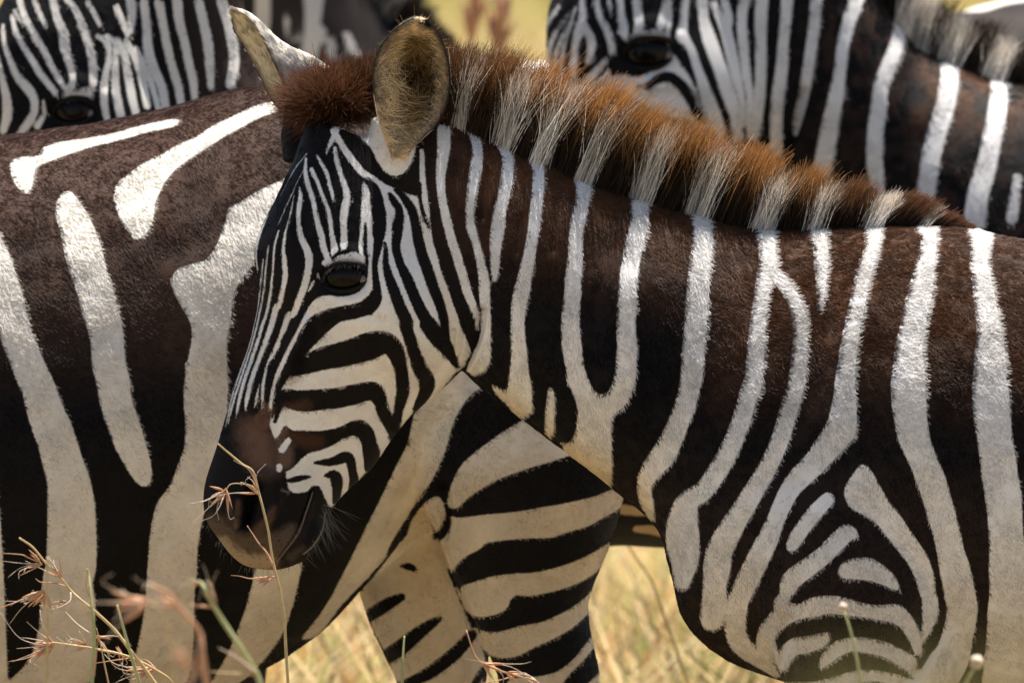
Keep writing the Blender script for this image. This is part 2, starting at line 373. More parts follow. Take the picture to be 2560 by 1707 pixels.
MARKS_D = """
W R1 300,40,20 240,110,35 190,190,35 175,270,24
W R1 380,90,14 290,200,22 230,310,40 215,420,35 230,540,20
W R1 420,60,20 370,180,20 310,280,25 270,390,30 255,500,20
W R1 400,150,14 350,270,25 320,380,30 300,520,28
W R1 470,0,45 465,120,60 440,230,80 410,340,55 400,450,60 390,560,40
W R1 490,210,60 530,300,70 530,380,60 500,460,30
W R1 570,0,40 590,120,50 640,210,60 670,300,60 685,380,50
W R1 660,0,25 670,60,25 680,100,10
W R1 740,-10,60 750,100,60 765,200,75 760,260,90
W R1 860,0,70 875,110,75 880,200,70 860,260,60
W R1 850,280,70 930,265,80 1010,250,70 1060,270,40
WP R1 1060,-20 1130,-20 1130,180 1110,300 1105,380 1160,430 1220,520 1290,640 1330,760 1380,880 1420,960 1340,960 1240,870 1120,870 980,820 820,700 640,640 560,640 640,520 690,570 740,540 860,580 960,540 1060,440 1080,340 1080,240 1000,210 1030,120
W R1 520,580,70 590,500,50 640,440,40
W R1 590,660,50 620,580,40 660,520,30
W R1 1230,0,80 1210,120,90 1180,230,110 1230,330,90 1290,440,85 1340,560,100 1390,700,130 1440,830,140 1480,960,130
W R1 1340,0,80 1350,140,80 1390,280,110 1440,420,110 1490,560,110 1540,720,120 1590,880,100 1600,1000,90
W R1 1420,20,60 1470,130,70 1520,250,90 1560,420,90 1590,560,80 1630,720,50 1640,900,60
W R1 1500,0,60 1530,120,70 1530,220,60
W R1 1650,-10,90 1630,140,80 1640,320,80 1660,520,70 1690,700,60 1690,860,60 1690,1000,50
W R1 1780,-10,100 1770,150,100 1770,330,90 1770,520,90 1760,720,90 1740,880,80 1720,1000,60
W R2 610,-10,100 600,150,90 580,330,85 570,520,100 540,720,100 530,920,100 530,1110,90
W R2 820,-10,90 810,160,90 790,330,90 760,520,90 730,700,85 690,860,80 670,980,40
W R2 1120,-10,120 1060,170,110 1020,330,100 1000,500,95 970,700,120 930,880,130 900,1060,150 860,1250,140 840,1420,130
W R2 1430,180,100 1420,300,110 1370,440,120 1300,620,120 1280,780,130 1260,940,130 1250,1120,130 1260,1300,130 1260,1500,130
W R2 1790,400,110 1800,520,140 1790,640,150 1760,800,150 1710,960,150 1660,1160,150 1630,1360,150 1600,1560,150
W R2 2140,500,130 2160,640,130 2150,800,150 2110,1000,150 2070,1200,160 2010,1400,170 1980,1600,170
W R2 2290,1300,60 2270,1440,80 2250,1600,90
W P 2640,200,50 2630,500,60 2600,900,70
W P 2760,200,50 2750,500,60 2740,900,70
K R1 720,290,80 800,420,120 760,500,120
KP R1 720,330 830,290 960,290 1075,270 1050,380 1020,460 900,550 800,550 700,530 640,500
K R1 1110,-10,20 1150,120,60 1130,250,50 1115,330,30 1180,360,80 1230,430,50 1265,540,30 1275,590,10
K R1 860,635,20 940,635,50 1030,580,80 1110,570,90 1190,630,90 1250,710,90 1290,800,80 1340,900,70
K R1 1270,0,50 1265,150,70 1290,260,80 1330,380,65 1370,500,60 1420,620,60 1470,740,60 1510,850,60 1540,980,60
K R1 1085,160,10 1065,230,18
"""

MARKS_F = """
W E1 290,-40,110 290,150,110 285,290,90 275,420,70
W E1 660,-40,150 665,60,130
W E1 470,130,60 500,330,60
W E1 665,60,130 648,240,105 640,380,110 620,560,110
W E1 690,200,60 760,300,80 830,460,70
W E1 900,250,50 980,420,60
W E1 2100,440,100 2200,450,90 2350,470,90
W P 1250,150,36 1330,165,60 1400,200,60
W P 1550,150,50 1540,600,60 1550,1150,70
W P 1750,150,50 1740,600,60 1750,1150,70
W P 2080,150,50 2070,600,60 2080,1150,70
"""
MARKS_G = """
W R2 1900,60,60 2050,50,70 2180,20,50 2300,0,40 2450,-10,40
W P 2480,100,50 2500,400,60
W P 2700,60,50 2700,400,60
"""

# ------------------------------------------------------------------ materials
def mat(name):
    m = bpy.data.materials.new(name)
    m.use_nodes = True
    n = m.node_tree.nodes
    return m, n, m.node_tree.links, n['Principled BSDF']

def N(nodes, t, **kw):
    n = nodes.new(t)
    for k, v in kw.items():
        setattr(n, k, v)
    return n

def coat_material():
    m, n, l, b = mat('short_coat')
    sd = N(n, 'ShaderNodeAttribute', attribute_name='sd')
    dk = N(n, 'ShaderNodeAttribute', attribute_name='dark')
    wh = N(n, 'ShaderNodeAttribute', attribute_name='pale')
    tc = N(n, 'ShaderNodeTexCoord')
    no = N(n, 'ShaderNodeTexNoise')
    no.inputs['Scale'].default_value = 420
    no.inputs['Detail'].default_value = 3
    l.new(tc.outputs['Object'], no.inputs['Vector'])
    ma = N(n, 'ShaderNodeMath', operation='MULTIPLY_ADD')
    l.new(no.outputs['Fac'], ma.inputs[0])
    ma.inputs[1].default_value = 7.0
    l.new(sd.outputs['Fac'], ma.inputs[2])
    mr = N(n, 'ShaderNodeMapRange', interpolation_type='SMOOTHSTEP')
    mr.inputs['From Min'].default_value = 1.0
    mr.inputs['From Max'].default_value = 6.0
    l.new(ma.outputs[0], mr.inputs['Value'])
    mx = N(n, 'ShaderNodeMix', data_type='RGBA')
    l.new(mr.outputs[0], mx.inputs['Factor'])
    l.new(dk.outputs['Color'], mx.inputs['A'])
    l.new(wh.outputs['Color'], mx.inputs['B'])
    l.new(mx.outputs['Result'], b.inputs['Base Color'])
    b.inputs['Roughness'].default_value = 0.62
    b.inputs['Specular IOR Level'].default_value = 0.10
    n2 = N(n, 'ShaderNodeTexNoise')
    n2.inputs['Scale'].default_value = 700
    n2.inputs['Detail'].default_value = 2
    l.new(tc.outputs['Object'], n2.inputs['Vector'])
    bp = N(n, 'ShaderNodeBump')
    bp.inputs['Strength'].default_value = 0.5
    bp.inputs['Distance'].default_value = 0.0012
    l.new(n2.outputs['Fac'], bp.inputs['Height'])
    l.new(bp.outputs[0], b.inputs['Normal'])
    return m

def hair_material(name, rough, spec, trans):
    m, n, l, b = mat(name)
    at = N(n, 'ShaderNodeAttribute', attribute_name='col')
    l.new(at.outputs['Color'], b.inputs['Base Color'])
    b.inputs['Roughness'].default_value = rough
    b.inputs['Specular IOR Level'].default_value = spec
    if trans > 0:
        t = N(n, 'ShaderNodeBsdfTranslucent')
        l.new(at.outputs['Color'], t.inputs['Color'])
        ms = N(n, 'ShaderNodeMixShader')
        ms.inputs[0].default_value = trans
        l.new(b.outputs[0], ms.inputs[1])
        l.new(t.outputs[0], ms.inputs[2])
        l.new(ms.outputs[0], n['Material Output'].inputs['Surface'])
    return m

def plain(name, col, rough=0.6, spec=0.3, noise=0.0, scale=200):
    m, n, l, b = mat(name)
    b.inputs['Roughness'].default_value = rough
    b.inputs['Specular IOR Level'].default_value = spec
    if noise:
        tc = N(n, 'ShaderNodeTexCoord')
        no = N(n, 'ShaderNodeTexNoise')
        no.inputs['Scale'].default_value = scale
        l.new(tc.outputs['Object'], no.inputs['Vector'])
        mx = N(n, 'ShaderNodeMix', data_type='RGBA')
        mx.inputs['A'].default_value = tuple(c * (1 - noise) for c in col) + (1,)
        mx.inputs['B'].default_value = tuple(min(1, c * (1 + noise)) for c in col) + (1,)
        l.new(no.outputs['Fac'], mx.inputs['Factor'])
        l.new(mx.outputs['Result'], b.inputs['Base Color'])
    else:
        b.inputs['Base Color'].default_value = tuple(col) + (1,)
    return m

M_COAT = coat_material()
M_FUR = hair_material('fur_strands', 0.44, 0.18, 0.15)
M_MANE = hair_material('mane_strands', 0.45, 0.3, 0.35)
M_EYE = plain('eye_wet', (0.005, 0.0035, 0.003), 0.08, 0.14)
M_SCLERA = plain('eye_corner', (0.16, 0.13, 0.12), 0.3, 0.3)
M_LID = plain('bare_lid_skin', (0.008, 0.006, 0.005), 0.6, 0.12, 0.4, 500)
M_TAN = plain('tear_beads', (0.42, 0.30, 0.20), 0.5, 0.4, 0.2, 400)

# ------------------------------------------------------------------ zebra builder
class Beast:
    """keeps an animal's side-plane measures (px right, py down, d towards the photographer, all in photo pixels) and its place"""
    def __init__(self, y, cx, cy):
        self.y = y
        k = (y - CAM.y) / math.cos(PITCH) / DIST
        self.k = k * S
        self.c = np.array(W(1280, 853.5, y))
        ctr = W(cx, cy, y)
        e = np.array((CAM - ctr).normalized())
        self.e = e / abs(e[1])                       # one constant sideways axis for the whole animal
        self.cx, self.cy = cx, cy
        self.root_loc = Vector((ctr.x, ctr.y, 0.0))

    def w(self, P):
        P = np.asarray(P, float)
        out = np.empty((len(P), 3))
        out[:, 0] = self.c[0] + (P[:, 0] - 1280) * self.k
        out[:, 1] = self.c[1]
        out[:, 2] = self.c[2] - (P[:, 1] - 853.5) * self.k
        out += P[:, 2:3] * self.k * self.e
        return out - np.array(self.root_loc)

    def ground_py(self, d):
        return 853.5 + (self.c[2] + d * self.k * self.e[2]) / self.k

def loft(stations, nr=40, sub=6, yaw=0.0, power=1.0):
    """stations: (x1,y1, x2,y2, halfwidth, depth offset, bias). Point 1 and 2 are the two outline points in the side plane.
    yaw turns each section about the long axis so that the first outline side faces the photographer more"""
    st = np.array(stations, float)
    q = catmull(st, sub)
    V = []
    th = np.linspace(0, 2 * math.pi, nr, endpoint=False)
    c0, s0 = np.cos(th), np.sin(th)
    for r in q:
        a, b, hw, dd, bias = r[:2], r[2:4], r[4], r[5], r[6]
        ctr, half = (a + b) / 2, (a - b) / 2
        h = np.linalg.norm(half)
        u = half / max(h, 1e-6)
        ex = c0 * h
        sy = np.sign(s0) * np.abs(s0) ** power * hw * (1 + bias * c0)
        if yaw:
            e2 = ex * math.cos(yaw) - sy * math.sin(yaw)
            d2 = ex * math.sin(yaw) + sy * math.cos(yaw)
            lo, hi = e2.min(), e2.max()
            e2 = (e2 - lo) / (hi - lo) * 2 * h - h
            ex, sy = e2, d2
        V.append(np.stack([ctr[0] + u[0] * ex, ctr[1] + u[1] * ex, dd + sy], 1))
    n = len(V)
    V = np.vstack(V)
    F = []
    for i in range(n - 1):
        for j in range(nr):
            F.append((i * nr + j, i * nr + (j + 1) % nr, (i + 1) * nr + (j + 1) % nr, (i + 1) * nr + j))
    base = len(V)
    V = np.vstack([V, V[:nr].mean(0), V[(n - 1) * nr:n * nr].mean(0)])
    for j in range(nr):
        F.append((base, (j + 1) % nr, j))
        F.append((base + 1, (n - 1) * nr + j, (n - 1) * nr + (j + 1) % nr))
    return V, F

def union_body(name, lofts, voxel, smooth, fine=None):
    """one continuous skin over the overlapping masses"""
    vs, fs, off = [], [], 0
    for V, F in lofts:
        vs.append(V)
        fs += [tuple(i + off for i in f) for f in F]
        off += len(V)
    V = np.vstack(vs)
    me = np_mesh(name, np.stack([V[:, 0] * S, -V[:, 2] * S, -V[:, 1] * S], 1), fs)
    bm = bmesh.new()
    bm.from_mesh(me)
    bmesh.ops.recalc_face_normals(bm, faces=bm.faces)
    bm.to_mesh(me)
    bm.free()
    o = link('tmp', me)
    r = o.modifiers.new('r', 'REMESH')
    r.mode = 'VOXEL'
    r.voxel_size = voxel
    sm = o.modifiers.new('s', 'SMOOTH')
    sm.factor = 0.5
    sm.iterations = smooth
    me2 = bpy.data.meshes.new_from_object(o.evaluated_get(bpy.context.evaluated_depsgraph_get()))
    bpy.data.objects.remove(o)
    bpy.data.meshes.remove(me)
    if fine:
        for (x0, y0, x1, y1, cuts) in fine:
            bm = bmesh.new()
            bm.from_mesh(me2)
            fsel = []
            for f in bm.faces:
                c = f.calc_center_median()
                if x0 < c.x / S < x1 and y0 < -c.z / S < y1 and f.normal.y < 0.3:
                    fsel.append(f)
            ed = list({e for f in fsel for e in f.edges})
            bmesh.ops.subdivide_edges(bm, edges=ed, cuts=cuts, use_grid_fill=True, smooth=0.0)
            big = [f for f in bm.faces if len(f.verts) > 4]
            bmesh.ops.triangulate(bm, faces=big)
            bm.to_mesh(me2)
            bm.free()
    me2.name = name
    return me2

def mesh_px(me):
    n = len(me.vertices)
    co = np.empty(n * 3, np.float32)
    me.vertices.foreach_get('co', co)
    co = co.reshape(-1, 3).astype(float)
    no = np.empty(n * 3, np.float32)
    me.vertices.foreach_get('normal', no)
    no = no.reshape(-1, 3).astype(float)
    P = np.stack([co[:, 0] / S, -co[:, 2] / S, -co[:, 1] / S], 1)
    Q = np.stack([no[:, 0], -no[:, 2], -no[:, 1]], 1)
    return P, Q

def set_attr(me, name, typ, dom, data):
    a = me.attributes.new(name, typ, dom)
    if typ == 'FLOAT':
        a.data.foreach_set('value', np.ascontiguousarray(data, np.float32).ravel())
    else:
        d = np.ones((len(data), 4), np.float32)
        d[:, :3] = data
        a.data.foreach_set('color', d.ravel())

def relief(P, Q, spec):
    out = np.zeros(len(P))
    facing = np.clip((Q[:, 2] - 0.0) / 0.35, 0, 1)
    for q, amp in spec:
        d = shape_sd(False, q, P[:, :2])
        r = q[:, 2].mean()
        t = np.clip(d / r, 0, 1)
        out += amp * t * t * (3 - 2 * t)
    return out * facing

def hairs(name, bst, roots, dirs, length, rad, cols, mat_, parent, npt=3, curl=None, point_cols=None):
    n = len(roots)
    t = np.linspace(0, 1, npt)[None, :, None]
    P = roots[:, None, :] + dirs[:, None, :] * (length[:, None, None] * t)
    if curl is not None:
        P = P + curl[:, None, :] * (length[:, None, None] * t * t)
    wpos = bst.w(P.reshape(-1, 3)) if bst is not None else P.reshape(-1, 3)
    cv = bpy.data.hair_curves.new(name)
    cv.add_curves([npt] * n)
    cv.attributes['position'].data.foreach_set('vector', np.ascontiguousarray(wpos, np.float32).ravel())
    ra = cv.attributes.get('radius') or cv.attributes.new('radius', 'FLOAT', 'POINT')
    rr = (rad[:, None] * (1 - 0.75 * t[:, :, 0] ** 1.5)) if hasattr(rad, '__len__') else np.repeat(rad * (1 - 0.75 * t[:, :, 0] ** 1.5), n, 0)
    ra.data.foreach_set('value', np.ascontiguousarray(rr, np.float32).ravel())
    if point_cols is not None:
        set_attr(cv, 'col', 'FLOAT_COLOR', 'POINT', point_cols.reshape(-1, 3))
    else:
        set_attr(cv, 'col', 'FLOAT_COLOR', 'CURVE', cols)
    cv.materials.append(mat_)
    o = link(name, cv, parent)
    o['kind'] = 'stuff'
    return o

def unit(v):
    return v / np.maximum(np.linalg.norm(v, axis=1, keepdims=True), 1e-9)

def zebra(spec):
    b = Beast(spec['y'], *spec['ctr'])
    root = link('zebra', None)
    root.location = b.root_loc
    tag(root, spec['label'], 'zebra', 'zebras of the herd')
    me = union_body('zebra_body', spec['lofts'](b), spec.get('voxel', 0.005), spec.get('smooth', 6), spec.get('fine'))
    P, Q = mesh_px(me)
    if spec.get('relief'):
        P = P + Q * relief(P, Q, spec['relief'])[:, None]
    P = P + Q * ((vnoise(P, 1 / 70.0, 3) - 0.5) * spec.get('lump', 5.0))[:, None]
    layers = spec['marks']
    sd = coat_sd(layers, P[:, :2])
    sd = sd - spec.get('thin', 0.0) * (P[:, 0] < 1200)
    dark, pale = spec['tints'](P)
    set_attr(me, 'sd', 'FLOAT', 'POINT', sd)
    set_attr(me, 'dark', 'FLOAT_COLOR', 'POINT', dark)
    set_attr(me, 'pale', 'FLOAT_COLOR', 'POINT', pale)
    me.vertices.foreach_set('co', np.ascontiguousarray(b.w(P), np.float32).ravel())
    me.update()
    me.polygons.foreach_set('use_smooth', np.ones(len(me.polygons), dtype=bool))
    me.materials.clear()
    me.materials.append(M_COAT)
    body = link('body', me, root)
    # short coat as real strands where the photograph looks
    nh = spec.get('hairs', 0)
    if nh:
        me.calc_loop_triangles()
        nt = len(me.loop_triangles)
        tv = np.empty(nt * 3, np.int32)
        me.loop_triangles.foreach_get('vertices', tv)
        tv = tv.reshape(-1, 3)
        A, B_, C_ = P[tv[:, 0]], P[tv[:, 1]], P[tv[:, 2]]
        cr = np.cross(B_ - A, C_ - A)
        area = np.linalg.norm(cr, axis=1) / 2
        ctr = (A + B_ + C_) / 3
        nz = (Q[tv[:, 0]] + Q[tv[:, 1]] + Q[tv[:, 2]]) / 3
        x0, y0, x1, y1 = spec.get('hair_box', (-80, -80, 2640, 1790))
        ok = (nz[:, 2] > -0.3) & (ctr[:, 0] > x0) & (ctr[:, 0] < x1) & (ctr[:, 1] > y0) & (ctr[:, 1] < y1)
        wgt = area * ok
        if spec.get('hair_weight'):
            wgt = wgt * spec['hair_weight'](ctr)
        idx = RNG.choice(nt, nh, p=wgt / wgt.sum())
        u, v = RNG.random((2, nh))
        m = u + v > 1
        u[m], v[m] = 1 - u[m], 1 - v[m]
        R = A[idx] + (B_[idx] - A[idx]) * u[:, None] + (C_[idx] - A[idx]) * v[:, None]
        nn = unit(Q[tv[idx, 0]] * (1 - u - v)[:, None] + Q[tv[idx, 1]] * u[:, None] + Q[tv[idx, 2]] * v[:, None])
        comb = spec['comb'](R)
        comb = comb + RNG.normal(0, 0.22, comb.shape)
        swirl = (vnoise(R, 1 / 45.0, 11) - 0.5) * 1.3
        cx, cy = comb[:, 0].copy(), comb[:, 1].copy()
        comb[:, 0] = cx * np.cos(swirl) - cy * np.sin(swirl)
        comb[:, 1] = cx * np.sin(swirl) + cy * np.cos(swirl)
        comb = comb - nn * (comb * nn).sum(1, keepdims=True)
        lift, ln = spec['hair_len'](R)
        clump = 0.55 + 0.9 * vnoise(R, 1 / 16.0, 5)
        D = unit(unit(comb) + nn * (lift * clump)[:, None])
        sdh = coat_sd(layers, R[:, :2] + RNG.normal(0, 1.0, (nh, 2)) * (0.9 + 0.7 * (R[:, :1] > 1180)))
        sdh = sdh - spec.get('thin', 0.0) * (R[:, 0] < 1200)
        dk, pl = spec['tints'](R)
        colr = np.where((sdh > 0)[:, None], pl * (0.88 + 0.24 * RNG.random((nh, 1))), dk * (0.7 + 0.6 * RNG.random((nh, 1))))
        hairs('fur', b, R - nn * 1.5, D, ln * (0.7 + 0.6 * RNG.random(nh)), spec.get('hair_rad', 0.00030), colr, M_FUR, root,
              curl=-nn * 0.14)
    return b, root, P, Q

def surf_d(P, x, y, r=10):
    m = ((P[:, 0] - x) ** 2 + (P[:, 1] - y) ** 2) < r * r
    return P[m, 2].max() if m.any() else 0.0

# head in the front zebra's measures; other heads reuse it, shifted and scaled
HEAD = [(770, 290, 1040, 400, 120, 0, 0.05), (735, 400, 1130, 600, 165, 0, 0.0), (688, 500, 1180, 740, 195, 0, 0.0), (645, 599, 1192, 840, 205, 0, 0.0),
        (640, 690, 1168, 905, 200, 0, 0.02), (644, 762, 1100, 975, 172, 0, 0.08), (616, 879, 1006, 1062, 140, 0, 0.1), (582, 971, 932, 1169, 118, 0, 0.1),
        (560, 1060, 880, 1217, 112, 0, 0.1), (532, 1145, 842, 1258, 118, 0, 0.08), (509, 1222, 819, 1300, 122, 0, 0.06), (512, 1290, 800, 1348, 118, 0, 0.0),
        (547, 1350, 774, 1384, 98, 0, 0.0), (600, 1408, 735, 1412, 60, 0, 0.0), (640, 1424, 690, 1424, 12, 0, 0.0)]
HEAD_YAW = math.radians(26)
EX, EY = 862.0, 690.0

def head_loft(tr=None):
    V, F = loft(HEAD, 56, 6, HEAD_YAW, 0.92)
    if tr:
        x, y, k = tr
        V = np.stack([x + (V[:, 0] - EX) * k, y + (V[:, 1] - EY) * k, V[:, 2] * k + tr[3] if len(tr) > 3 else V[:, 2] * k], 1)
    return V, F

HEAD_RELIEF = [("F2 1000,150,60 1250,60,60 1400,120,60", -3), ("F1 920,1070,70 1000,1005,90 1100,985,100 1200,1010,80", 5), ("F1 960,1180,130 1080,1195,150 1170,1180,120", -20),
               ("F1 1275,1060,70 1265,1200,70", 6), ("F2 840,150,110 770,320,110 720,500,100", 15), ("F2 1550,60,520 1600,160,520", 26),
               ("K2 600,230,60 570,400,60 500,580,55 450,660,50", -16), ("F3 470,450,70 430,560,80 405,660,80 400,730,60", -50),
               ("F3 540,380,90 600,470,100 600,600,100 540,720,90", 20), ("F3 330,560,90 340,680,80", 12), ("F3 890,500,26 830,680,26 760,840,26 660,980,26 610,1030,24", -18),
               ("F3 900,800,120 800,950,120", 14), ("F2 700,1100,120 640,1250,120", 8), ("F1 780,400,120 700,700,120", 4),
               ("K2 470,330,26 450,480,26 425,620,20", -5), ("K2 410,360,22 400,560,18", -4), ("F2 1900,480,90 1750,640,70 1500,880,60", 7)]

def head_relief(tr=None):
    out = []
    for t, a in HEAD_RELIEF:
        q = catmull(pts(t.split()), 4)
        if tr:
            q = q.copy()
            q[:, 0] = tr[0] + (q[:, 0] - EX) * tr[2]
            q[:, 1] = tr[1] + (q[:, 1] - EY) * tr[2]
            q[:, 2] *= tr[2]
            a = a * tr[2]
        out.append((q, a))
    return out

def leg(b, pairs, hws, d, bias=0.0):
    g = b.ground_py(d) - 6
    st = [(x1, y1, x2, y2, h, d, 0) for (x1, y1, x2, y2), h in zip(pairs, hws)]
    x1, y1, x2, y2 = pairs[-1]
    cx = (x1 + x2) / 2
    hoof = [(cx - 62, g - 620, cx + 62, g - 600, 56, d, 0), (cx - 58, g - 300, cx + 58, g - 290, 54, d, 0), (cx - 75, g - 210, cx + 70, g - 200, 66, d, 0),
            (cx - 66, g - 130, cx + 62, g - 120, 62, d, 0), (cx - 100, g - 60, cx + 82, g - 56, 80, d, 0), (cx - 125, g, cx + 95, g, 95, d, 0)]
    return loft(st + hoof, 28, 5)

def lin(h):
    h = h.lstrip('#')
    c = np.array([int(h[i:i + 2], 16) / 255 for i in (0, 2, 4)])
    return np.where(c <= 0.04045, c / 12.92, ((c + 0.055) / 1.055) ** 2.4)

# ---- small parts of the head: eye, lids, ears
def tube(path, rad, nr=10):
    path = np.asarray(path, float)
    rad = np.broadcast_to(np.asarray(rad, float), (len(path),))
    tg = np.gradient(path, axis=0)
    tg = unit(tg)
    up = np.where(np.abs(tg[:, 2:3]) > 0.9, np.array([[1., 0, 0]]), np.array([[0, 0, 1.]]))
    a = unit(np.cross(tg, up))
    bb = np.cross(tg, a)
    th = np.linspace(0, 2 * math.pi, nr, endpoint=False)
    V = (path[:, None] + rad[:, None, None] * (a[:, None] * np.cos(th)[None, :, None] + bb[:, None] * np.sin(th)[None, :, None])).reshape(-1, 3)
    F = [(i * nr + j, i * nr + (j + 1) % nr, (i + 1) * nr + (j + 1) % nr, (i + 1) * nr + j) for i in range(len(path) - 1) for j in range(nr)]
    F.append(tuple(range(nr))[::-1])
    F.append(tuple((len(path) - 1) * nr + j for j in range(nr)))
    return V, F

def ball(c, r, n=14):
    V, F = [], []
    for i in range(n + 1):
        for j in range(2 * n):
            a, bq = math.pi * i / n, math.pi * j / n
            V.append((c[0] + r[0] * math.sin(a) * math.cos(bq), c[1] + r[1] * math.cos(a), c[2] + r[2] * math.sin(a) * math.sin(bq)))
    for i in range(n):
        for j in range(2 * n):
            F.append((i * 2 * n + j, i * 2 * n + (j + 1) % (2 * n), (i + 1) * 2 * n + (j + 1) % (2 * n), (i + 1) * 2 * n + j))
    return np.array(V), F

def part(name, b, VF, m, parent):
    V, F = VF
    me = np_mesh(name, b.w(V), F)
    me.materials.append(m)
    return link(name, me, parent)

def eye_parts(b, root, P, tr=None, lashes=True):
    k = tr[2] if tr else 1.0
    X = (lambda x, y: (tr[0] + (x - EX) * k, tr[1] + (y - EY) * k)) if tr else (lambda x, y: (x, y))
    ex, ey = X(866, 692)
    d0 = surf_d(P, *X(866, 668), 14 * k)
    d1 = surf_d(P, *X(862, 735), 14 * k)
    dz = (d0 + d1) / 2 - 38 * k
    eye = part('eye', b, ball((ex, ey, dz), (60 * k, 46 * k, 46 * k), 16), M_EYE, root)
    cs = X(911, 703)
    part('eye_corner', b, ball((cs[0], cs[1], dz + 27 * k), (9 * k, 14 * k, 8 * k), 10), M_SCLERA, root)
    up = [(808, 704), (816, 686), (832, 670), (855, 661), (880, 660), (902, 664), (916, 673), (922, 686)]
    lo = [(808, 704), (818, 718), (838, 727), (862, 730), (888, 726), (908, 714), (919, 700), (922, 686)]
    def lid(L, lift, r):
        Q = catmull([(*X(*p), dz + lift * k) for p in L], 5)
        t = np.linspace(-1, 1, len(Q))
        Q[:, 2] += (1 - t * t) * 22 * k - 4 * k
        return tube(Q, r * k * (0.45 + 0.55 * (1 - np.abs(t) ** 2)), 10)
    part('upper_eyelid', b, lid(up, 26, 8), M_LID, root)
    part('lower_eyelid', b, lid(lo, 18, 6.5), M_LID, root)
    if lashes:
        n = 46
        t = RNG.random(n)
        Q = catmull([(*X(*p), dz + 46 * k) for p in up], 8)
        R = Q[(t * (len(Q) - 1)).astype(int)]
        D = unit(np.stack([RNG.normal(-0.15, 0.25, n), 0.75 + RNG.normal(0, 0.12, n), 0.7 + RNG.normal(0, 0.1, n)], 1))
        hairs('eyelash', b, R, D, 24 * k * (0.6 + 0.5 * RNG.random(n)), 0.00025, np.full((n, 3), 0.01), M_FUR, root)

M_EAR = None
def ear_mesh(b, root, curves, name, depth, inner, outer, thick=9, nv=40, nu=24):
    """curves: functions of v giving px,py,d of rim A, bowl bottom, rim B; a cupped leaf with thickness"""
    cA, cM, cB = [catmull(np.array(c, float), 12) for c in curves]
    def smp(c, v):
        i = v * (len(c) - 1)
        j = np.clip(i.astype(int), 0, len(c) - 2)
        f = (i - j)[:, None]
        return c[j] * (1 - f) + c[j + 1] * f
    v = np.linspace(0, 1, nv)
    A, M, B = smp(cA, v), smp(cM, v), smp(cB, v)
    u = np.linspace(-1, 1, nu)
    G = np.empty((nv, nu, 3))
    for j, uu in enumerate(u):
        # curve through rim A, bowl bottom, rim B with a round bottom
        wm = (1 - abs(uu) ** 2.4)
        lin_ = A * (0.5 - 0.5 * uu) + B * (0.5 + 0.5 * uu)
        G[:, j] = lin_ * (1 - wm) + (M + (B - A) * 0.5 * uu * 0.9) * wm
    gu = np.gradient(G, axis=1)
    gv = np.gradient(G, axis=0)
    nrm = np.cross(gu.reshape(-1, 3), gv.reshape(-1, 3))
    nrm = unit(nrm).reshape(G.shape)
    mid = G[nv // 2, nu // 2] - (A[nv // 2] + B[nv // 2]) / 2
    if (nrm[nv // 2, nu // 2] @ mid) < 0:
        nrm = -nrm
    th = thick * (1 - 0.75 * np.abs(u) ** 6)[None, :, None] * np.clip(0.4 + (1 - v) * 1.2, 0, 1)[:, None, None]
    O = G + nrm * th
    V = np.vstack([G.reshape(-1, 3), O.reshape(-1, 3)])
    F, n0 = [], nv * nu
    for i in range(nv - 1):
        for j in range(nu - 1):
            a = i * nu + j
            F.append((a, a + 1, a + nu + 1, a + nu))
            F.append((n0 + a, n0 + a + nu, n0 + a + nu + 1, n0 + a + 1))
    for i in range(nv - 1):
        for j in (0, nu - 1):
            a = i * nu + j
            F.append((a, a + nu, n0 + a + nu, n0 + a))
    for j in range(nu - 1):
        for i in (0, nv - 1):
            a = i * nu + j
            F.append((a, a + 1, n0 + a + 1, n0 + a))
    cin = np.array([[inner(uu, vv) for uu in u] for vv in v]).reshape(-1, 3)
    cou = np.array([[outer(uu, vv) for uu in u] for vv in v]).reshape(-1, 3)
    me = np_mesh(name, b.w(V), F)
    bm = bmesh.new()
    bm.from_mesh(me)
    bmesh.ops.recalc_face_normals(bm, faces=bm.faces)
    bm.to_mesh(me)
    bm.free()
    set_attr(me, 'sd', 'FLOAT', 'POINT', np.full(len(V), -30.0))
    cc = np.vstack([cin, cou])
    set_attr(me, 'dark', 'FLOAT_COLOR', 'POINT', cc)
    set_attr(me, 'pale', 'FLOAT_COLOR', 'POINT', cc)
    me.materials.append(M_COAT)
    me.polygons.foreach_set('use_smooth', np.ones(len(me.polygons), dtype=bool))
    o = link('ear', me, root)
    return o, G, O, -nrm, u, v, cin.reshape(nv, nu, 3), cou.reshape(nv, nu, 3)

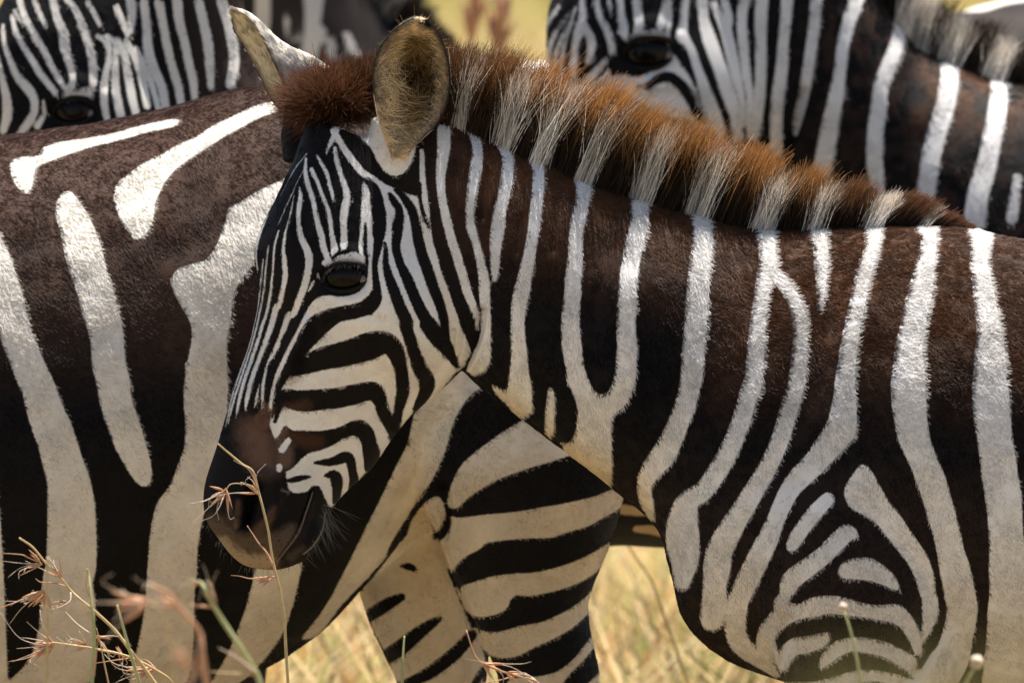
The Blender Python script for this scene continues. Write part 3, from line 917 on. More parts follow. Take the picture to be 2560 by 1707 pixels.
def grid_hair(b, root, name, G, nrm, cols, n, length, comb, lift, rad=0.0003, jitter=0.35, weight=None, curlamp=0.0):
    nv, nu = G.shape[:2]
    fi = RNG.random(n) * (nv - 1.001)
    fj = RNG.random(n) * (nu - 1.001)
    i, j = fi.astype(int), fj.astype(int)
    a, c = (fi - i)[:, None], (fj - j)[:, None]
    def bil(T):
        return T[i, j] * (1 - a) * (1 - c) + T[i + 1, j] * a * (1 - c) + T[i, j + 1] * (1 - a) * c + T[i + 1, j + 1] * a * c
    R, Nn, Cc = bil(G), unit(bil(nrm)), bil(cols)
    ck = vnoise(R, 1 / 13.0, 31)[:, None]
    D = comb(R, fi / (nv - 1), fj / (nu - 1) * 2 - 1) + RNG.normal(0, jitter * 0.6, R.shape)
    D[:, 1] += ((ck[:, 0] - 0.5) * 3.0 * jitter)
    D = D - Nn * (D * Nn).sum(1, keepdims=True)
    D = unit(unit(D) + Nn * lift)
    ln = length(fi / (nv - 1), fj / (nu - 1) * 2 - 1) * (0.6 + 0.7 * RNG.random(n))
    Cc = Cc * (0.55 + 0.5 * RNG.random((n, 1)) + 0.7 * (ck > 0.5))
    curl = RNG.normal(0, curlamp, R.shape) - Nn * 0.25
    return hairs(name, b, R, D, ln, rad, Cc, M_FUR, root, npt=4, curl=curl)

def mane(b, root, base, height, lean, white, n, dark, tip, pale, paletip, spread=30, rad=0.00036, jit=0.085):
    """upright mane: base polyline (px,py,d), height and lean by px, white tufts as (px, halfwidth)"""
    Bq = catmull(np.array(base, float), 10)
    seg = np.r_[0, np.cumsum(np.linalg.norm(np.diff(Bq, axis=0), axis=1))]
    t = RNG.random(n) * seg[-1]
    R = np.stack([np.interp(t, seg, Bq[:, k]) for k in range(3)], 1)
    R[:, 2] += RNG.normal(0, spread * 0.55, n)
    R[:, 1] += RNG.random(n) * 16 - 2 + np.abs(R[:, 2]) * 0.15
    H = np.interp(R[:, 0], [h[0] for h in height], [h[1] for h in height])
    L = np.interp(R[:, 0], [h[0] for h in lean], [h[1] for h in lean])
    q3 = np.stack([R[:, 0], R[:, 2] * 0.5, R[:, 0] * 0], 1)
    clump = (vnoise(q3, 1 / 19.0, 21) - 0.5) * 0.9 + (vnoise(q3, 1 / 7.5, 23) - 0.5) * 0.75
    H = H * (0.75 + 0.27 * RNG.random(n)) * (1 + 0.34 * clump)
    D = unit(np.stack([L + RNG.normal(0, jit, n) + clump * 0.32, np.full(n, -1.0), RNG.normal(0, 0.14, n) + R[:, 2] / 260], 1))
    edge = RNG.normal(0, 5, n)
    isw = np.zeros(n, bool)
    for x, hw in white:
        isw |= np.abs(R[:, 0] + edge - x) < hw
    H = np.where(isw, H * (0.76 + 0.16 * RNG.random(n)), H)
    npt = 5
    tt = np.linspace(0, 1, npt)[None, :, None]
    br = ((0.55 + 0.8 * RNG.random((n, 1))) * (0.75 + 0.9 * (clump[:, None] + 0.3)))[:, None, :]
    dk = dark(R)[:, None, :]
    tp = tip(R)[:, None, :]
    f = np.clip((tt - 0.50 - 0.25 * RNG.normal(0, 0.5, (n, 1, 1))) / 0.5, 0, 1) ** 1.2
    cd_ = dk * (1 - f) + tp * f
    cw = np.asarray(pale)[None, None, :] * (1 - np.clip((tt - .55) / .45, 0, 1)) + np.asarray(paletip)[None, None, :] * np.clip((tt - .55) / .45, 0, 1)
    colp = np.where(isw[:, None, None], cw, cd_) * br
    curl = np.stack([RNG.normal(0.02, 0.13, n), RNG.normal(0, 0.04, n), RNG.normal(0, 0.1, n)], 1)
    return hairs('mane', b, R, D, H, np.full(n, rad), None, M_MANE, root, npt=npt, curl=curl, point_cols=colp)

# ------------------------------------------------------------------ ground and grass field
def ground_mat():
    m, n, l, b = mat('dry_savanna_soil')
    tc = N(n, 'ShaderNodeTexCoord')
    a = N(n, 'ShaderNodeTexNoise')
    a.inputs['Scale'].default_value = 0.6
    a.inputs['Detail'].default_value = 8
    l.new(tc.outputs['Object'], a.inputs['Vector'])
    r = N(n, 'ShaderNodeValToRGB')
    r.color_ramp.elements[0].position = 0.3
    r.color_ramp.elements[0].color = (0.19, 0.145, 0.085, 1)
    r.color_ramp.elements[1].position = 0.7
    r.color_ramp.elements[1].color = (0.31, 0.25, 0.15, 1)
    l.new(a.outputs['Fac'], r.inputs[0])
    l.new(r.outputs[0], b.inputs['Base Color'])
    b.inputs['Roughness'].default_value = 0.9
    return m

gm = np_mesh('ground', [(-1500, -400, 0), (1500, -400, 0), (1500, 2500, 0), (-1500, 2500, 0)], [(0, 1, 2, 3)], False)
gm.materials.append(ground_mat())
tag(link('ground', gm), kind='structure')

def blade_mat():
    m, n, l, b = mat('grass_blades')
    at = N(n, 'ShaderNodeAttribute', attribute_name='col')
    l.new(at.outputs['Color'], b.inputs['Base Color'])
    b.inputs['Roughness'].default_value = 0.6
    t = N(n, 'ShaderNodeBsdfTranslucent')
    l.new(at.outputs['Color'], t.inputs['Color'])
    ms = N(n, 'ShaderNodeMixShader')
    ms.inputs[0].default_value = 0.35
    l.new(b.outputs[0], ms.inputs[1])
    l.new(t.outputs[0], ms.inputs[2])
    l.new(ms.outputs[0], n['Material Output'].inputs['Surface'])
    return m
M_BLADE = blade_mat()

def blades(X, Y, h, w, cols, name, kind='stuff', bend=1.0):
    n = len(X)
    a = RNG.random(n) * 2 * math.pi
    lx, ly = np.cos(a), np.sin(a)
    ba = RNG.random(n) * 2 * math.pi
    bd = h * (0.25 + 0.75 * RNG.random(n)) * bend
    V = np.empty((n, 5, 3))
    V[:, 0] = np.stack([X - lx * w, Y - ly * w, np.zeros(n)], 1)
    V[:, 1] = np.stack([X + lx * w, Y + ly * w, np.zeros(n)], 1)
    mx, my = X + np.cos(ba) * bd * 0.3, Y + np.sin(ba) * bd * 0.3
    V[:, 2] = np.stack([mx - lx * w * .8, my - ly * w * .8, h * 0.6], 1)
    V[:, 3] = np.stack([mx + lx * w * .8, my + ly * w * .8, h * 0.6], 1)
    V[:, 4] = np.stack([X + np.cos(ba) * bd, Y + np.sin(ba) * bd, h], 1)
    o = (np.arange(n) * 5)[:, None, None]
    F = (np.array([[0, 1, 3], [0, 3, 2], [2, 3, 4]])[None] + o).reshape(-1, 3)
    me = np_mesh(name, V.reshape(-1, 3), F, False)
    set_attr(me, 'col', 'FLOAT_COLOR', 'POINT', np.repeat(cols, 5, 0))
    me.materials.append(M_BLADE)
    return tag(link(name, me), kind=kind)

def field():
    n = 95000
    t = RNG.random(n)
    Y = 7.5 + 95 * t ** 1.7
    X = (RNG.random(n) * 2 - 1) * ((Y + 20) * 0.032 + 0.8)
    patch = vnoise(np.stack([X, Y, X * 0], 1), 0.9, 4)
    p2 = vnoise(np.stack([X, Y * 0.4, X * 0], 1), 2.6, 9)
    far = np.clip((Y - 22) / 25, 0, 1)[:, None]
    straw, pale_, orange, green = (np.array(c) for c in ((0.74, 0.51, 0.19), (0.84, 0.70, 0.42), (0.62, 0.31, 0.09), (0.48, 0.44, 0.12)))
    c = np.where((p2 < 0.40)[:, None], straw, np.where((p2 < 0.62)[:, None], pale_, np.where((patch > 0.40)[:, None], orange, green)))
    c = c * (1 - far) + (0.55 * np.array((0.52, 0.44, 0.16)) + 0.45 * np.where((patch > 0.5)[:, None], np.array((0.36, 0.38, 0.10)), np.array((0.60, 0.46, 0.22)))) * far
    c = c * (0.7 + 0.6 * RNG.random((n, 1)))
    h = (0.22 + 0.4 * RNG.random(n)) * (0.7 + 0.6 * patch)
    blades(X, Y, h, 0.004 + 0.008 * RNG.random(n) * (1 + Y / 60), c, 'grass')
    n = 7000
    Y = 2.8 + 6.5 * RNG.random(n)
    X = (RNG.random(n) * 2 - 1) * 1.3
    u5 = RNG.random(n)[:, None]
    c = np.where(u5 < 0.6, np.array((0.86, 0.68, 0.37)), np.where(u5 < 0.8, np.array((0.60, 0.35, 0.13)), np.array((0.44, 0.44, 0.13)))) * (0.6 + 0.6 * RNG.random((n, 1)))
    blades(X, Y, 0.3 + 0.42 * RNG.random(n), 0.004 + 0.004 * RNG.random(n), c, 'grass')
    n = 14000
    Y = -4 + 11.5 * RNG.random(n)
    X = (RNG.random(n) * 2 - 1) * 1.5
    c = np.array((0.50, 0.37, 0.16)) * (0.6 + 0.7 * RNG.random((n, 1)))
    blades(X, Y, 0.1 + 0.28 * RNG.random(n), 0.004 + 0.003 * RNG.random(n), c, 'grass')
field()

# ------------------------------------------------------------------ the herd
def mixc(P, a, b, w):
    return np.asarray(a)[None] * (1 - w[:, None]) + np.asarray(b)[None] * w[:, None]

def sm(x, a, b):
    t = np.clip((x - a) / (b - a), 0, 1)
    return t * t * (3 - 2 * t)

NOSE = catmull(pts("F2 480,780,160 450,900,230 480,1050,260 560,1150,200".split()), 4)
NOSE[:, 2] *= 0.5
BR2 = catmull(pts("F2 640,700,110 760,700,130 700,930,120 740,1060,150 900,1000,120".split()), 4)
BR2[:, 2] *= 0.5
CHIN = catmull(pts("F3 330,820,300 420,950,340 560,960,360 700,860,260".split()), 4)
CHIN[:, 2] *= 0.5
NRIM = catmull(pts('F3 300,560,60 340,680,70 360,760,60 480,790,60 560,700,60'.split()), 4)
NRIM[:, 2] *= 0.5

MUZZLE = []
for t_, c_, so_, am_ in (
    ("M 460,250,200 520,340,260 560,450,220 620,520,120", (0.120, 0.068, 0.047), 190, 1.0),
    ("M 760,60,90 900,40,90", (0.060, 0.030, 0.018), 80, 0.9), ("M 700,250,100 740,330,130 740,480,110", (0.12, 0.074, 0.054), 70, 0.95),
    ("M 800,300,110 900,320,120 1000,330,100", (0.050, 0.024, 0.014), 90, 0.9),
    ("M 600,60,90 560,150,140", (0.115, 0.060, 0.040), 30, 0.9),
    ("M 190,1000,200 300,1150,240 430,1200,280 560,1180,280 700,1130,200 800,1040,130", (0.085, 0.060, 0.043), 90, 0.95),
    ("M 240,1130,120 330,1240,150 460,1290,150 600,1270,120", (0.32, 0.24, 0.16), 80, 0.95),  # chin brightened in colour for the light bounced up from below
    ("M 390,800,40 375,900,50 355,990,50", (0.10, 0.062, 0.043), 40, 0.9), ("M 300,860,60 300,960,70", (0.05, 0.03, 0.022), 30, 0.8),
    ("M 640,850,40 610,930,70 540,1020,90", (0.085, 0.050, 0.036), 60, 0.85),
    ("M 470,790,60 450,880,60 425,960,40", (0.004, 0.003, 0.003), 14, 1.0),  # shade of the nostril hollow painted black
    ("M 950,720,9 905,860,11 850,1020,12 770,1140,12 660,1275,12", (0.26, 0.21, 0.17), 5, 0.9),  # highlight along the mouth line, painted on
    ("M 960,800,24 930,920,46 880,1050,50 800,1160,46 720,1250,34", (0.014, 0.010, 0.009), 14, 0.9),
    ("M 1047,880,9 1025,1020,11 960,1140,13 880,1210,12", (0.22, 0.19, 0.17), 8, 0.8),  # painted highlight on the lower lip's edge
    ("M 780,1240,60 880,1170,50", (0.06, 0.044, 0.034), 60, 0.8),
    ("M 750,720,40 720,700,30", (0.12, 0.10, 0.10), 24, 0.8)):
    q_ = catmull(pts(t_.split()), 4)
    q_[:, 2] *= 0.5
    MUZZLE.append((q_, c_, so_ * 0.3188, am_))

def tints_a(P):
    n = len(P)
    x, y = P[:, 0], P[:, 1]
    nz = vnoise(P, 1 / 60.0, 8)
    nf = vnoise(P, 1 / 9.0, 18)
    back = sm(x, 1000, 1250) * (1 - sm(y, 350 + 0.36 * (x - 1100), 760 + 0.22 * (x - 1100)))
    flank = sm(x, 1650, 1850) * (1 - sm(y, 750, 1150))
    br = np.clip(np.maximum(back, flank) * (0.55 + 0.8 * nz), 0, 1)  # sunlit brown of the upper neck and trunk painted into the dark hair
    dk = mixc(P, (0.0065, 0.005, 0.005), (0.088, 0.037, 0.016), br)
    low = sm(x, 1200, 1400) * sm(y, 1050, 1300)
    dk = dk + low[:, None] * np.array((0.012, 0.006, 0.003))
    nj = (nz[:, None] - 0.5) * np.array((1.0, 0.7)) + (nf[:, None] - 0.5) * np.array((0.8, -0.9))
    for q, c, soft, amt in MUZZLE:
        t = np.clip(0.5 + shape_sd(False, q, P[:, :2] + nj * min(soft, 9.0)) / soft, 0, 1)
        t = (t * t * (3 - 2 * t) * amt)[:, None]
        dk = dk * (1 - t) + t * np.array(c)
    spk = (vnoise(P, 1 / 5.0, 77) > 0.78) & (y > 1230) & (x < 800)
    dk = np.where(spk[:, None], dk * 0.45, dk)
    pl = np.tile(np.array((0.77, 0.74, 0.705)), (n, 1))
    yel = sm(y - (0.62 * (x - 1150) + 850), 0, 160) * sm(x, 1130, 1200) * (1 - sm(x, 1560, 1700))
    dust_bounce = sm(y, 1250, 1600) * sm(x, 1700, 1800)
    pl = pl * (1 - yel[:, None]) + yel[:, None] * np.array((0.66, 0.52, 0.30))  # throat yellow: dirt plus warm ground bounce put into the pale coat
    pl = pl * (1 - 0.5 * dust_bounce[:, None]) + 0.5 * dust_bounce[:, None] * np.array((0.60, 0.52, 0.42))  # lower chest: dirt and bounced ground light mixed into the colour
    pl = pl * (0.82 + 0.22 * nz[:, None] + 0.1 * nf[:, None])
    return np.clip(dk, 0.003, 1), pl

def comb_a(P):
    x, y = P[:, 0], P[:, 1]
    a = np.tile(np.array((0.35, 1.0, 0.0)), (len(P), 1))
    bk = sm(x, 1700, 1950) * (1 - sm(y, 850, 1200))
    a = a * (1 - bk[:, None]) + np.array((1.0, 0.35, 0.0)) * bk[:, None]
    hd = 1 - sm(x, 1150, 1200)
    a = a * (1 - hd[:, None]) + np.array((0.25, 0.9, 0.0)) * hd[:, None]
    return a

def len_a(P):
    x, y = P[:, 0], P[:, 1]
    hd = 1 - sm(x, 1120, 1230) * 1.0
    muz = sm(y, 1080, 1200) * hd
    return 0.44 - 0.14 * hd, 10.5 + 4.5 * sm(x, 1200, 1700) * (1 - sm(y, 900, 1300)) - 1.8 * hd - 4.2 * muz

def lofts_a(b):
    trunk = [(960, 300, 1060, 840, 120, 0, 0), (1112, 300, 1150, 920, 150, 0, -.1), (1238, 350, 1232, 992, 172, 0, -.1), (1326, 394, 1330, 1065, 186, 0, -.1),
             (1435, 440, 1440, 1150, 204, 0, -.1), (1575, 487, 1540, 1227, 224, 0, -.1), (1718, 526, 1640, 1315, 250, 0, -.1), (1872, 566, 1676, 1420, 285, 0, -.08),
             (2012, 571, 1706, 1545, 325, 0, -.05), (2141, 566, 1800, 1640, 370, 0, -.02), (2230, 562, 1985, 1712, 412, 0, 0), (2406, 568, 2290, 1770, 455, 0, 0),
             (2560, 600, 2540, 1800, 505, 0, 0), (3000, 640, 2960, 1840, 580, 0, 0), (3400, 610, 3380, 1760, 590, 0, 0), (3700, 560, 3660, 1600, 560, 0, 0),
             (3920, 640, 3880, 1380, 440, 0, 0), (4020, 850, 3990, 1150, 240, 0, 0)]
    L = [head_loft(), loft(trunk, 52, 5)]
    L.append(loft([(915, 420, 1075, 490, 72, 62, 0), (915, 350, 1050, 410, 62, 78, 0), (935, 290, 1030, 335, 48, 92, 0)], 24, 4))
    L.append(loft([(705, 400, 800, 420, 70, -95, 0), (700, 340, 800, 350, 62, -110, 0), (705, 290, 790, 300, 50, -115, 0)], 24, 4))
    fl = [(1800, 1080, 2430, 1080), (1850, 1380, 2440, 1420), (1935, 1640, 2420, 1640), (1985, 1780, 2330, 1780), (2010, 2000, 2260, 2000), (2050, 2350, 2215, 2350), (2040, 2460, 2220, 2460)]
    fh = [120, 190, 170, 145, 110, 80, 84]
    L.append(leg(b, fl, fh, 245))
    L.append(leg(b, [(p[0] + 130, p[1], p[2] + 130, p[3]) for p in fl], fh, -245))
    hl = [(3420, 1000, 4020, 1000), (3520, 1450, 3980, 1420), (3650, 1850, 3930, 1820), (3850, 2250, 4030, 2200), (3880, 2420, 4000, 2400)]
    hh = [200, 190, 120, 75, 62]
    L.append(leg(b, hl, hh, 270))
    L.append(leg(b, [(p[0] - 160, p[1], p[2] - 160, p[3]) for p in hl], hh, -270))
    return L

REL_A = head_relief() + [(catmull(pts(t.split()), 4), a) for t, a in (
    ("K5 1560,1500,70 1640,1330,70 1720,1200,60", -14), ("K5 1530,1480,50 1450,1560,50", -10), ("K4 1500,200,420 1600,700,420", 14),
    ("K5 900,400,520 900,900,520", 16), ("K5 590,1100,90 540,1400,60", -10), ("K2 1650,200,500 1600,700,460", 16), ("K3 900,900,300 700,1500,300 K4 500,900,260", -9), ("K1 1100,700,240 1050,1300,240", 8),
    ("K1 900,1000,70 860,1250,70", -5), ("K1 640,700,60 600,1000,60", -6), ("K1 1150,900,60 1120,1250,60", -5), ("K2 1440,60,60 1430,300,60", -5))]

def hw_a(c):
    x, y = c[:, 0], c[:, 1]
    w = np.ones(len(c))
    w = np.where(x < 1200, 2.0, w)
    w = np.where((x < 860) & (y > 1130), 0.45, w)
    return w

MA = parse(MARKS_A)
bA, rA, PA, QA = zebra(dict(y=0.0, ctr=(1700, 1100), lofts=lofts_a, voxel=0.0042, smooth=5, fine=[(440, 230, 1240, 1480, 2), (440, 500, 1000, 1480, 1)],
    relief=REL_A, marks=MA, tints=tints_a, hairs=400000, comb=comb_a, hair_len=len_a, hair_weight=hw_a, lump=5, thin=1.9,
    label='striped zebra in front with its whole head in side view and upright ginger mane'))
eye_parts(bA, rA, PA)

# ears of the front zebra
def e1(text, ds):
    p = pts(['E1'] + text.split())
    return [(x, y, d) for (x, y), d in zip(p, ds)]
TANI, DKI, WHO = np.array((0.47, 0.36, 0.23)), np.array((0.045, 0.026, 0.013)), np.array((0.66, 0.62, 0.55))
def near_inner(u, v):
    a = math.exp(-((u - 0.12) / 0.66) ** 4) * math.exp(-((v - 0.46) / 0.40) ** 4)
    c = TANI * (1 - a) + DKI * a
    if u > 0.93 or (u > 0.8 and v > 0.82):
        c = np.array((0.015, 0.010, 0.008))
    if u < -0.96 and v > 0.25:
        c = np.array((0.05, 0.03, 0.02))
    if v > 0.94:
        c = np.array((0.55, 0.48, 0.40))
    return c
near = [e1('1235,1150 1165,960 1130,800 1112,650 1115,500 1150,380 1215,285 1300,205 1375,163 1430,148', (150, 185, 205, 215, 215, 210, 205, 200, 195, 190)),
        e1('1290,1170 1330,980 1370,800 1390,640 1390,500 1390,390 1400,300 1415,220 1436,148', (165, 130, 85, 55, 50, 70, 105, 150, 188)),
        e1('1345,1160 1450,1040 1560,930 1630,800 1665,640 1655,480 1615,330 1565,235 1505,175 1440,146', (130, 140, 150, 160, 165, 170, 175, 180, 185, 188))]
o, G, O, nI, u_, v_, ci, co_ = ear_mesh(bA, rA, near, 'ear', 60, near_inner, lambda u, v: WHO * (0.04 if (u > 0.9 and v > 0.2) or (u < -0.95 and v > .3) else 1), 10)
def comb_near(R, v, u):
    d = np.zeros_like(R)
    d[:, 0] = np.where(u < 0.25, 1.0, -0.9)
    d[:, 1] = np.where(u < 0.25, 0.25 - 0.6 * v, -0.5)
    return d
def cols_near():
    c = ci.copy()
    base = np.array((0.66, 0.52, 0.31))
    w = (np.abs(u_) < 0.9)[None, :, None] * np.ones_like(c)
    return np.where(w > 0, base * (0.35 + 0.5 * np.clip(c.sum(2, keepdims=True) / 1.0, 0, 1)) + c * 0.2, c)
grid_hair(bA, rA, 'ear_hair', G, nI, cols_near(), 5200, lambda v, u: 16 + 62 * np.exp(-((u + 0.35) / 0.5) ** 2) * np.exp(-((v - 0.4) / 0.3) ** 2), comb_near, 0.75, 0.00038, 0.5, curlamp=0.25)
gold = np.tile(np.array((0.30, 0.19, 0.07)), G.shape[:2] + (1,))
grid_hair(bA, rA, 'ear_hair', G[6:-8, 6:-5], nI[6:-8, 6:-5], gold[6:-8, 6:-5], 2200, lambda v, u: 34 + 0 * v, comb_near, 0.9, 0.0003, 0.7, curlamp=0.7)
grid_hair(bA, rA, 'ear_hair', G, nI, ci, 5200, lambda v, u: 9 + 0 * v, lambda R, v, u: np.stack([0.3 * np.sign(-u), -1 + 0 * v, 0 * v], 1), 0.45, 0.00026, 0.3)
WH = co_
grid_hair(bA, rA, 'ear_hair', O[:-3], -nI[:-3], WH[:-3], 6000, lambda v, u: 15 + 0 * v, lambda R, v, u: np.stack([0.1 + 0 * v, -1 + 0 * v, 0 * v], 1), 0.35, 0.00026, 0.25)
def far_inner(u, v):
    c = np.array((0.62, 0.55, 0.42)) * (1 - 0.35 * math.exp(-(u / 0.5) ** 2))
    if u > 0.95:
        c = np.array((0.06, 0.04, 0.03))
    return c
def far_outer(u, v):
    c = WHO * 1.06
    if u < -0.95 and 0.3 < v < 0.93:
        c = np.array((0.10, 0.045, 0.022))
    return c
far_ = [e1('640,930 560,830 470,700 400,550 350,440 290,310 220,190 150,115 80,78', (-95, -85, -75, -70, -70, -75, -85, -95, -108)),
        e1('860,880 900,700 800,560 640,450 470,370 350,290 250,190 160,110 80,76', (-130, -130, -125, -120, -118, -115, -112, -110, -110)),
        e1('640,1060 500,920 400,810 310,690 230,510 130,330 70,230 46,120 75,78', (-175, -180, -180, -180, -178, -170, -155, -135, -112))]
o, G, O, nI, u_, v_, ci, co_ = ear_mesh(bA, rA, far_, 'ear', 60, far_inner, far_outer, 9)
grid_hair(bA, rA, 'ear_hair', O, -nI, co_, 9000, lambda v, u: 17 + 0 * v, lambda R, v, u: np.stack([-0.6 + 0 * v, -1 + 0 * v, 0 * v], 1), 0.35, 0.00026, 0.25)
grid_hair(bA, rA, 'ear_hair', G, nI, ci, 4000, lambda v, u: 16 + 0 * v, lambda R, v, u: np.stack([-0.2 + 0 * v, -1 + 0 * v, 0 * v], 1), 0.4, 0.00026, 0.3)

# mane, forelock, whiskers of the front zebra
def mdark(R):
    return mixc(R, (0.030, 0.014, 0.008), (0.016, 0.009, 0.006), sm(R[:, 0], 1150, 1400))
def mtip(R):
    w = sm(R[:, 0], 1080, 1350) * (1 - sm(R[:, 0], 1950, 2150))
    c = mixc(R, (0.13, 0.058, 0.025), (0.43, 0.205, 0.064), w)
    e = sm(R[:, 0], 1980, 2250)
    return c * (1 - e[:, None]) + np.array((0.17, 0.075, 0.035)) * e[:, None]
mane(bA, rA, [(880, 240, 20), (980, 268, 20), (1060, 290, 10), (1112, 302, 4), (1238, 352, 0), (1326, 396, 0), (1435, 442, 0), (1575, 490, 0), (1718, 530, 0), (1872, 570, 0), (2012, 575, 0),
                (2141, 570, 0), (2230, 566, 0), (2420, 574, 0)],
     [(880, 110), (980, 145), (1060, 178), (1110, 190), (1170, 210), (1290, 228), (1380, 240), (1490, 242), (1570, 230), (1640, 226), (1720, 212), (1810, 205), (1880, 180), (1960, 176),
      (2030, 150), (2100, 128), (2172, 118), (2260, 100), (2330, 72), (2420, 24)],
     [(880, 0.0), (1110, 0.16), (1300, 0.3), (1456, 0.4), (1700, 0.34), (1900, 0.3), (2150, 0.5), (2300, 1.1), (2420, 2.0)],
     [(1146, 18), (1252, 23), (1343, 22), (1456, 26), (1599, 28), (1738, 33), (1903, 33), (2029, 25), (2172, 29), (2290, 14)],
     52000, mdark, mtip, (0.68, 0.66, 0.63), (0.55, 0.46, 0.36), 34)
n = 11000
fx = RNG.normal(0, 1, n)
fy = RNG.normal(0, 1, n)
fd = RNG.normal(0, 1, n)
rr = np.sqrt(fx ** 2 + fy ** 2 + fd ** 2)
fx, fy, fd = fx / rr, fy / rr, fd / rr
R = np.stack([832 + fx * 68, 262 + fy * 42 - fx * 6, -10 + fd * 95], 1)
D = unit(np.stack([fx * 1.2 - 0.12, -0.75 + fy * 0.6, fd * 0.9], 1) + RNG.normal(0, 0.26, (n, 3)))
k_ = (0.7 + 0.6 * RNG.random((n, 1)))[:, None, :]
tt = np.linspace(0, 1, 5)[None, :, None]
f = np.clip((tt - 0.25) / 0.6, 0, 1)
cp = (np.array((0.020, 0.009, 0.006)) * (1 - f) + np.array((0.135, 0.056, 0.025)) * f) * k_
hairs('forelock', bA, R, D, 72 * (0.6 + 0.6 * RNG.random(n)), np.full(n, 0.0003), None, M_MANE, rA, npt=5, curl=RNG.normal(0, 0.3, (n, 3)) + np.array((0, 0.15, 0)), point_cols=cp * np.ones((n, 5, 1)))
lipq = catmull(pts("F3 985,620 975,720 950,820 890,920 810,1000 700,1050 560,1065 400,1050 270,960 180,840 110,700".split()), 8)
n = 120
t = RNG.random(n) ** 1.6
Lq = lipq[(t * (len(lipq) - 1)).astype(int)]
R = np.stack([Lq[:, 0] + RNG.normal(0, 6, n) - 4, Lq[:, 1] + RNG.normal(0, 6, n) - 4, RNG.normal(0, 40, n)], 1)
rt = np.clip(1 - t * 2.2, 0, 1)
D = unit(np.stack([0.5 * rt - 0.5 * (t > .6), 0.9 - 0.3 * rt, RNG.normal(0, 0.3, n)], 1) + RNG.normal(0, 0.25, (n, 3)))
hairs('whiskers', bA, R, D, (16 + 60 * rt) * (0.4 + 0.7 * RNG.random(n)), np.full(n, 0.00022), np.full((n, 3), 0.13) * (0.5 + RNG.random((n, 1))), M_FUR, rA,
      npt=4, curl=np.stack([RNG.normal(0.1, 0.2, n), 0.25 + 0 * t, 0 * t], 1))

# ---- zebra B: close behind on the left, rump hidden by the front zebra's head
def tints_b(P):
    x, y = P[:, 0], P[:, 1]
    nz = vnoise(P, 1 / 70.0, 28)
    nf = vnoise(P, 1 / 10.0, 38)
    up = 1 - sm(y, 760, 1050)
    dk = mixc(P, (0.006, 0.005, 0.005), (0.052, 0.028, 0.018), up * (0.6 + 0.6 * nz))  # brown of the sunlit upper body put into the dark stripes
    red = sm(x, 900, 300) * (1 - sm(y, 400, 900))
    dk = dk * (1 - 0.5 * red[:, None]) + 0.5 * red[:, None] * np.array((0.060, 0.024, 0.014))  # reddish sun highlights painted into the dark stripes
    pl = np.tile(np.array((0.76, 0.71, 0.63)), (len(P), 1))
    lg = sm(x, 930, 1060) * sm(y, 1080, 1250)
    pl = pl * (1 - lg[:, None]) + lg[:, None] * np.array((0.64, 0.53, 0.38))  # leg tan combines dirt with painted ground bounce
    be = (1 - lg) * sm(y, 1150, 1600)
    pl = pl * (1 - 0.6 * be[:, None]) + 0.6 * be[:, None] * np.array((0.60, 0.50, 0.40))
    return dk, pl * (0.78 + 0.26 * nz[:, None] + 0.12 * nf[:, None])

def lofts_b(b):
    tr = [(-1650, 620, -1650, 900, 120, 0, 0), (-1450, 540, -1450, 1180, 220, 0, 0), (-1150, 430, -1150, 1600, 380, 0, 0), (-800, 400, -800, 1800, 500, 0, 0), (-400, 385, -400, 1890, 590, 0, .02),
          (0, 340, 0, 1890, 620, 0, .02), (300, 297, 300, 1840, 620, 0, .02), (500, 247, 590, 1712, 605, 0, .03), (656, 210, 793, 1590, 590, 0, .03), (800, 192, 935, 1445, 570, 0, 0),
          (950, 186, 1090, 1330, 545, 0, 0), (1120, 230, 1300, 1300, 500, 0, 0), (1290, 380, 1450, 1230, 420, 0, 0), (1420, 620, 1530, 1080, 300, 0, 0), (1490, 850, 1530, 980, 120, 0, 0)]
    L = [loft(tr, 52, 5)]
    th = [(1010, 760, 1510, 760), (1015, 1000, 1550, 1000), (1035, 1200, 1556, 1210), (1092, 1347, 1520, 1350), (1122, 1436, 1474, 1470), (1172, 1534, 1462, 1535), (1223, 1650, 1485, 1650),
          (1250, 1760, 1500, 1750), (1300, 1950, 1530, 1930), (1390, 2180, 1580, 2150), (1440, 2330, 1570, 2310)]
    L.append(leg(b, th, [150, 190, 195, 170, 140, 125, 115, 105, 88, 72, 62], 330))
    fl = [(900, 1000, 1400, 1000), (850, 1250, 1330, 1250), (880, 1400, 1270, 1400), (925, 1560, 1240, 1560), (980, 1680, 1225, 1670), (1030, 1800, 1220, 1790), (1100, 1980, 1290, 1950), (1190, 2180, 1360, 2150), (1230, 2330, 1350, 2310)]
    L.append(leg(b, fl, [160, 170, 150, 130, 112, 100, 85, 70, 60], -230))
    fr = [(-1050, 1300, -620, 1300), (-1000, 1700, -680, 1700), (-930, 1950, -700, 1950), (-880, 2300, -720, 2300)]
    L.append(leg(b, fr, [160, 140, 105, 80], 260))
    L.append(leg(b, [(p[0] + 120, p[1], p[2] + 120, p[3]) for p in fr], [160, 140, 105, 80], -260))
    hd = (-2150, -70, 1.1)
    L.append(loft([(-1950, -380, -2020, 300, 150, 0, 0), (-1750, -60, -1800, 560, 190, 0, 0), (-1500, 240, -1600, 900, 260, 0, 0), (-1200, 420, -1380, 1300, 340, 0, 0), (-950, 430, -950, 1500, 400, 0, 0)], 40, 5))
    L.append(head_loft(hd))
    return L

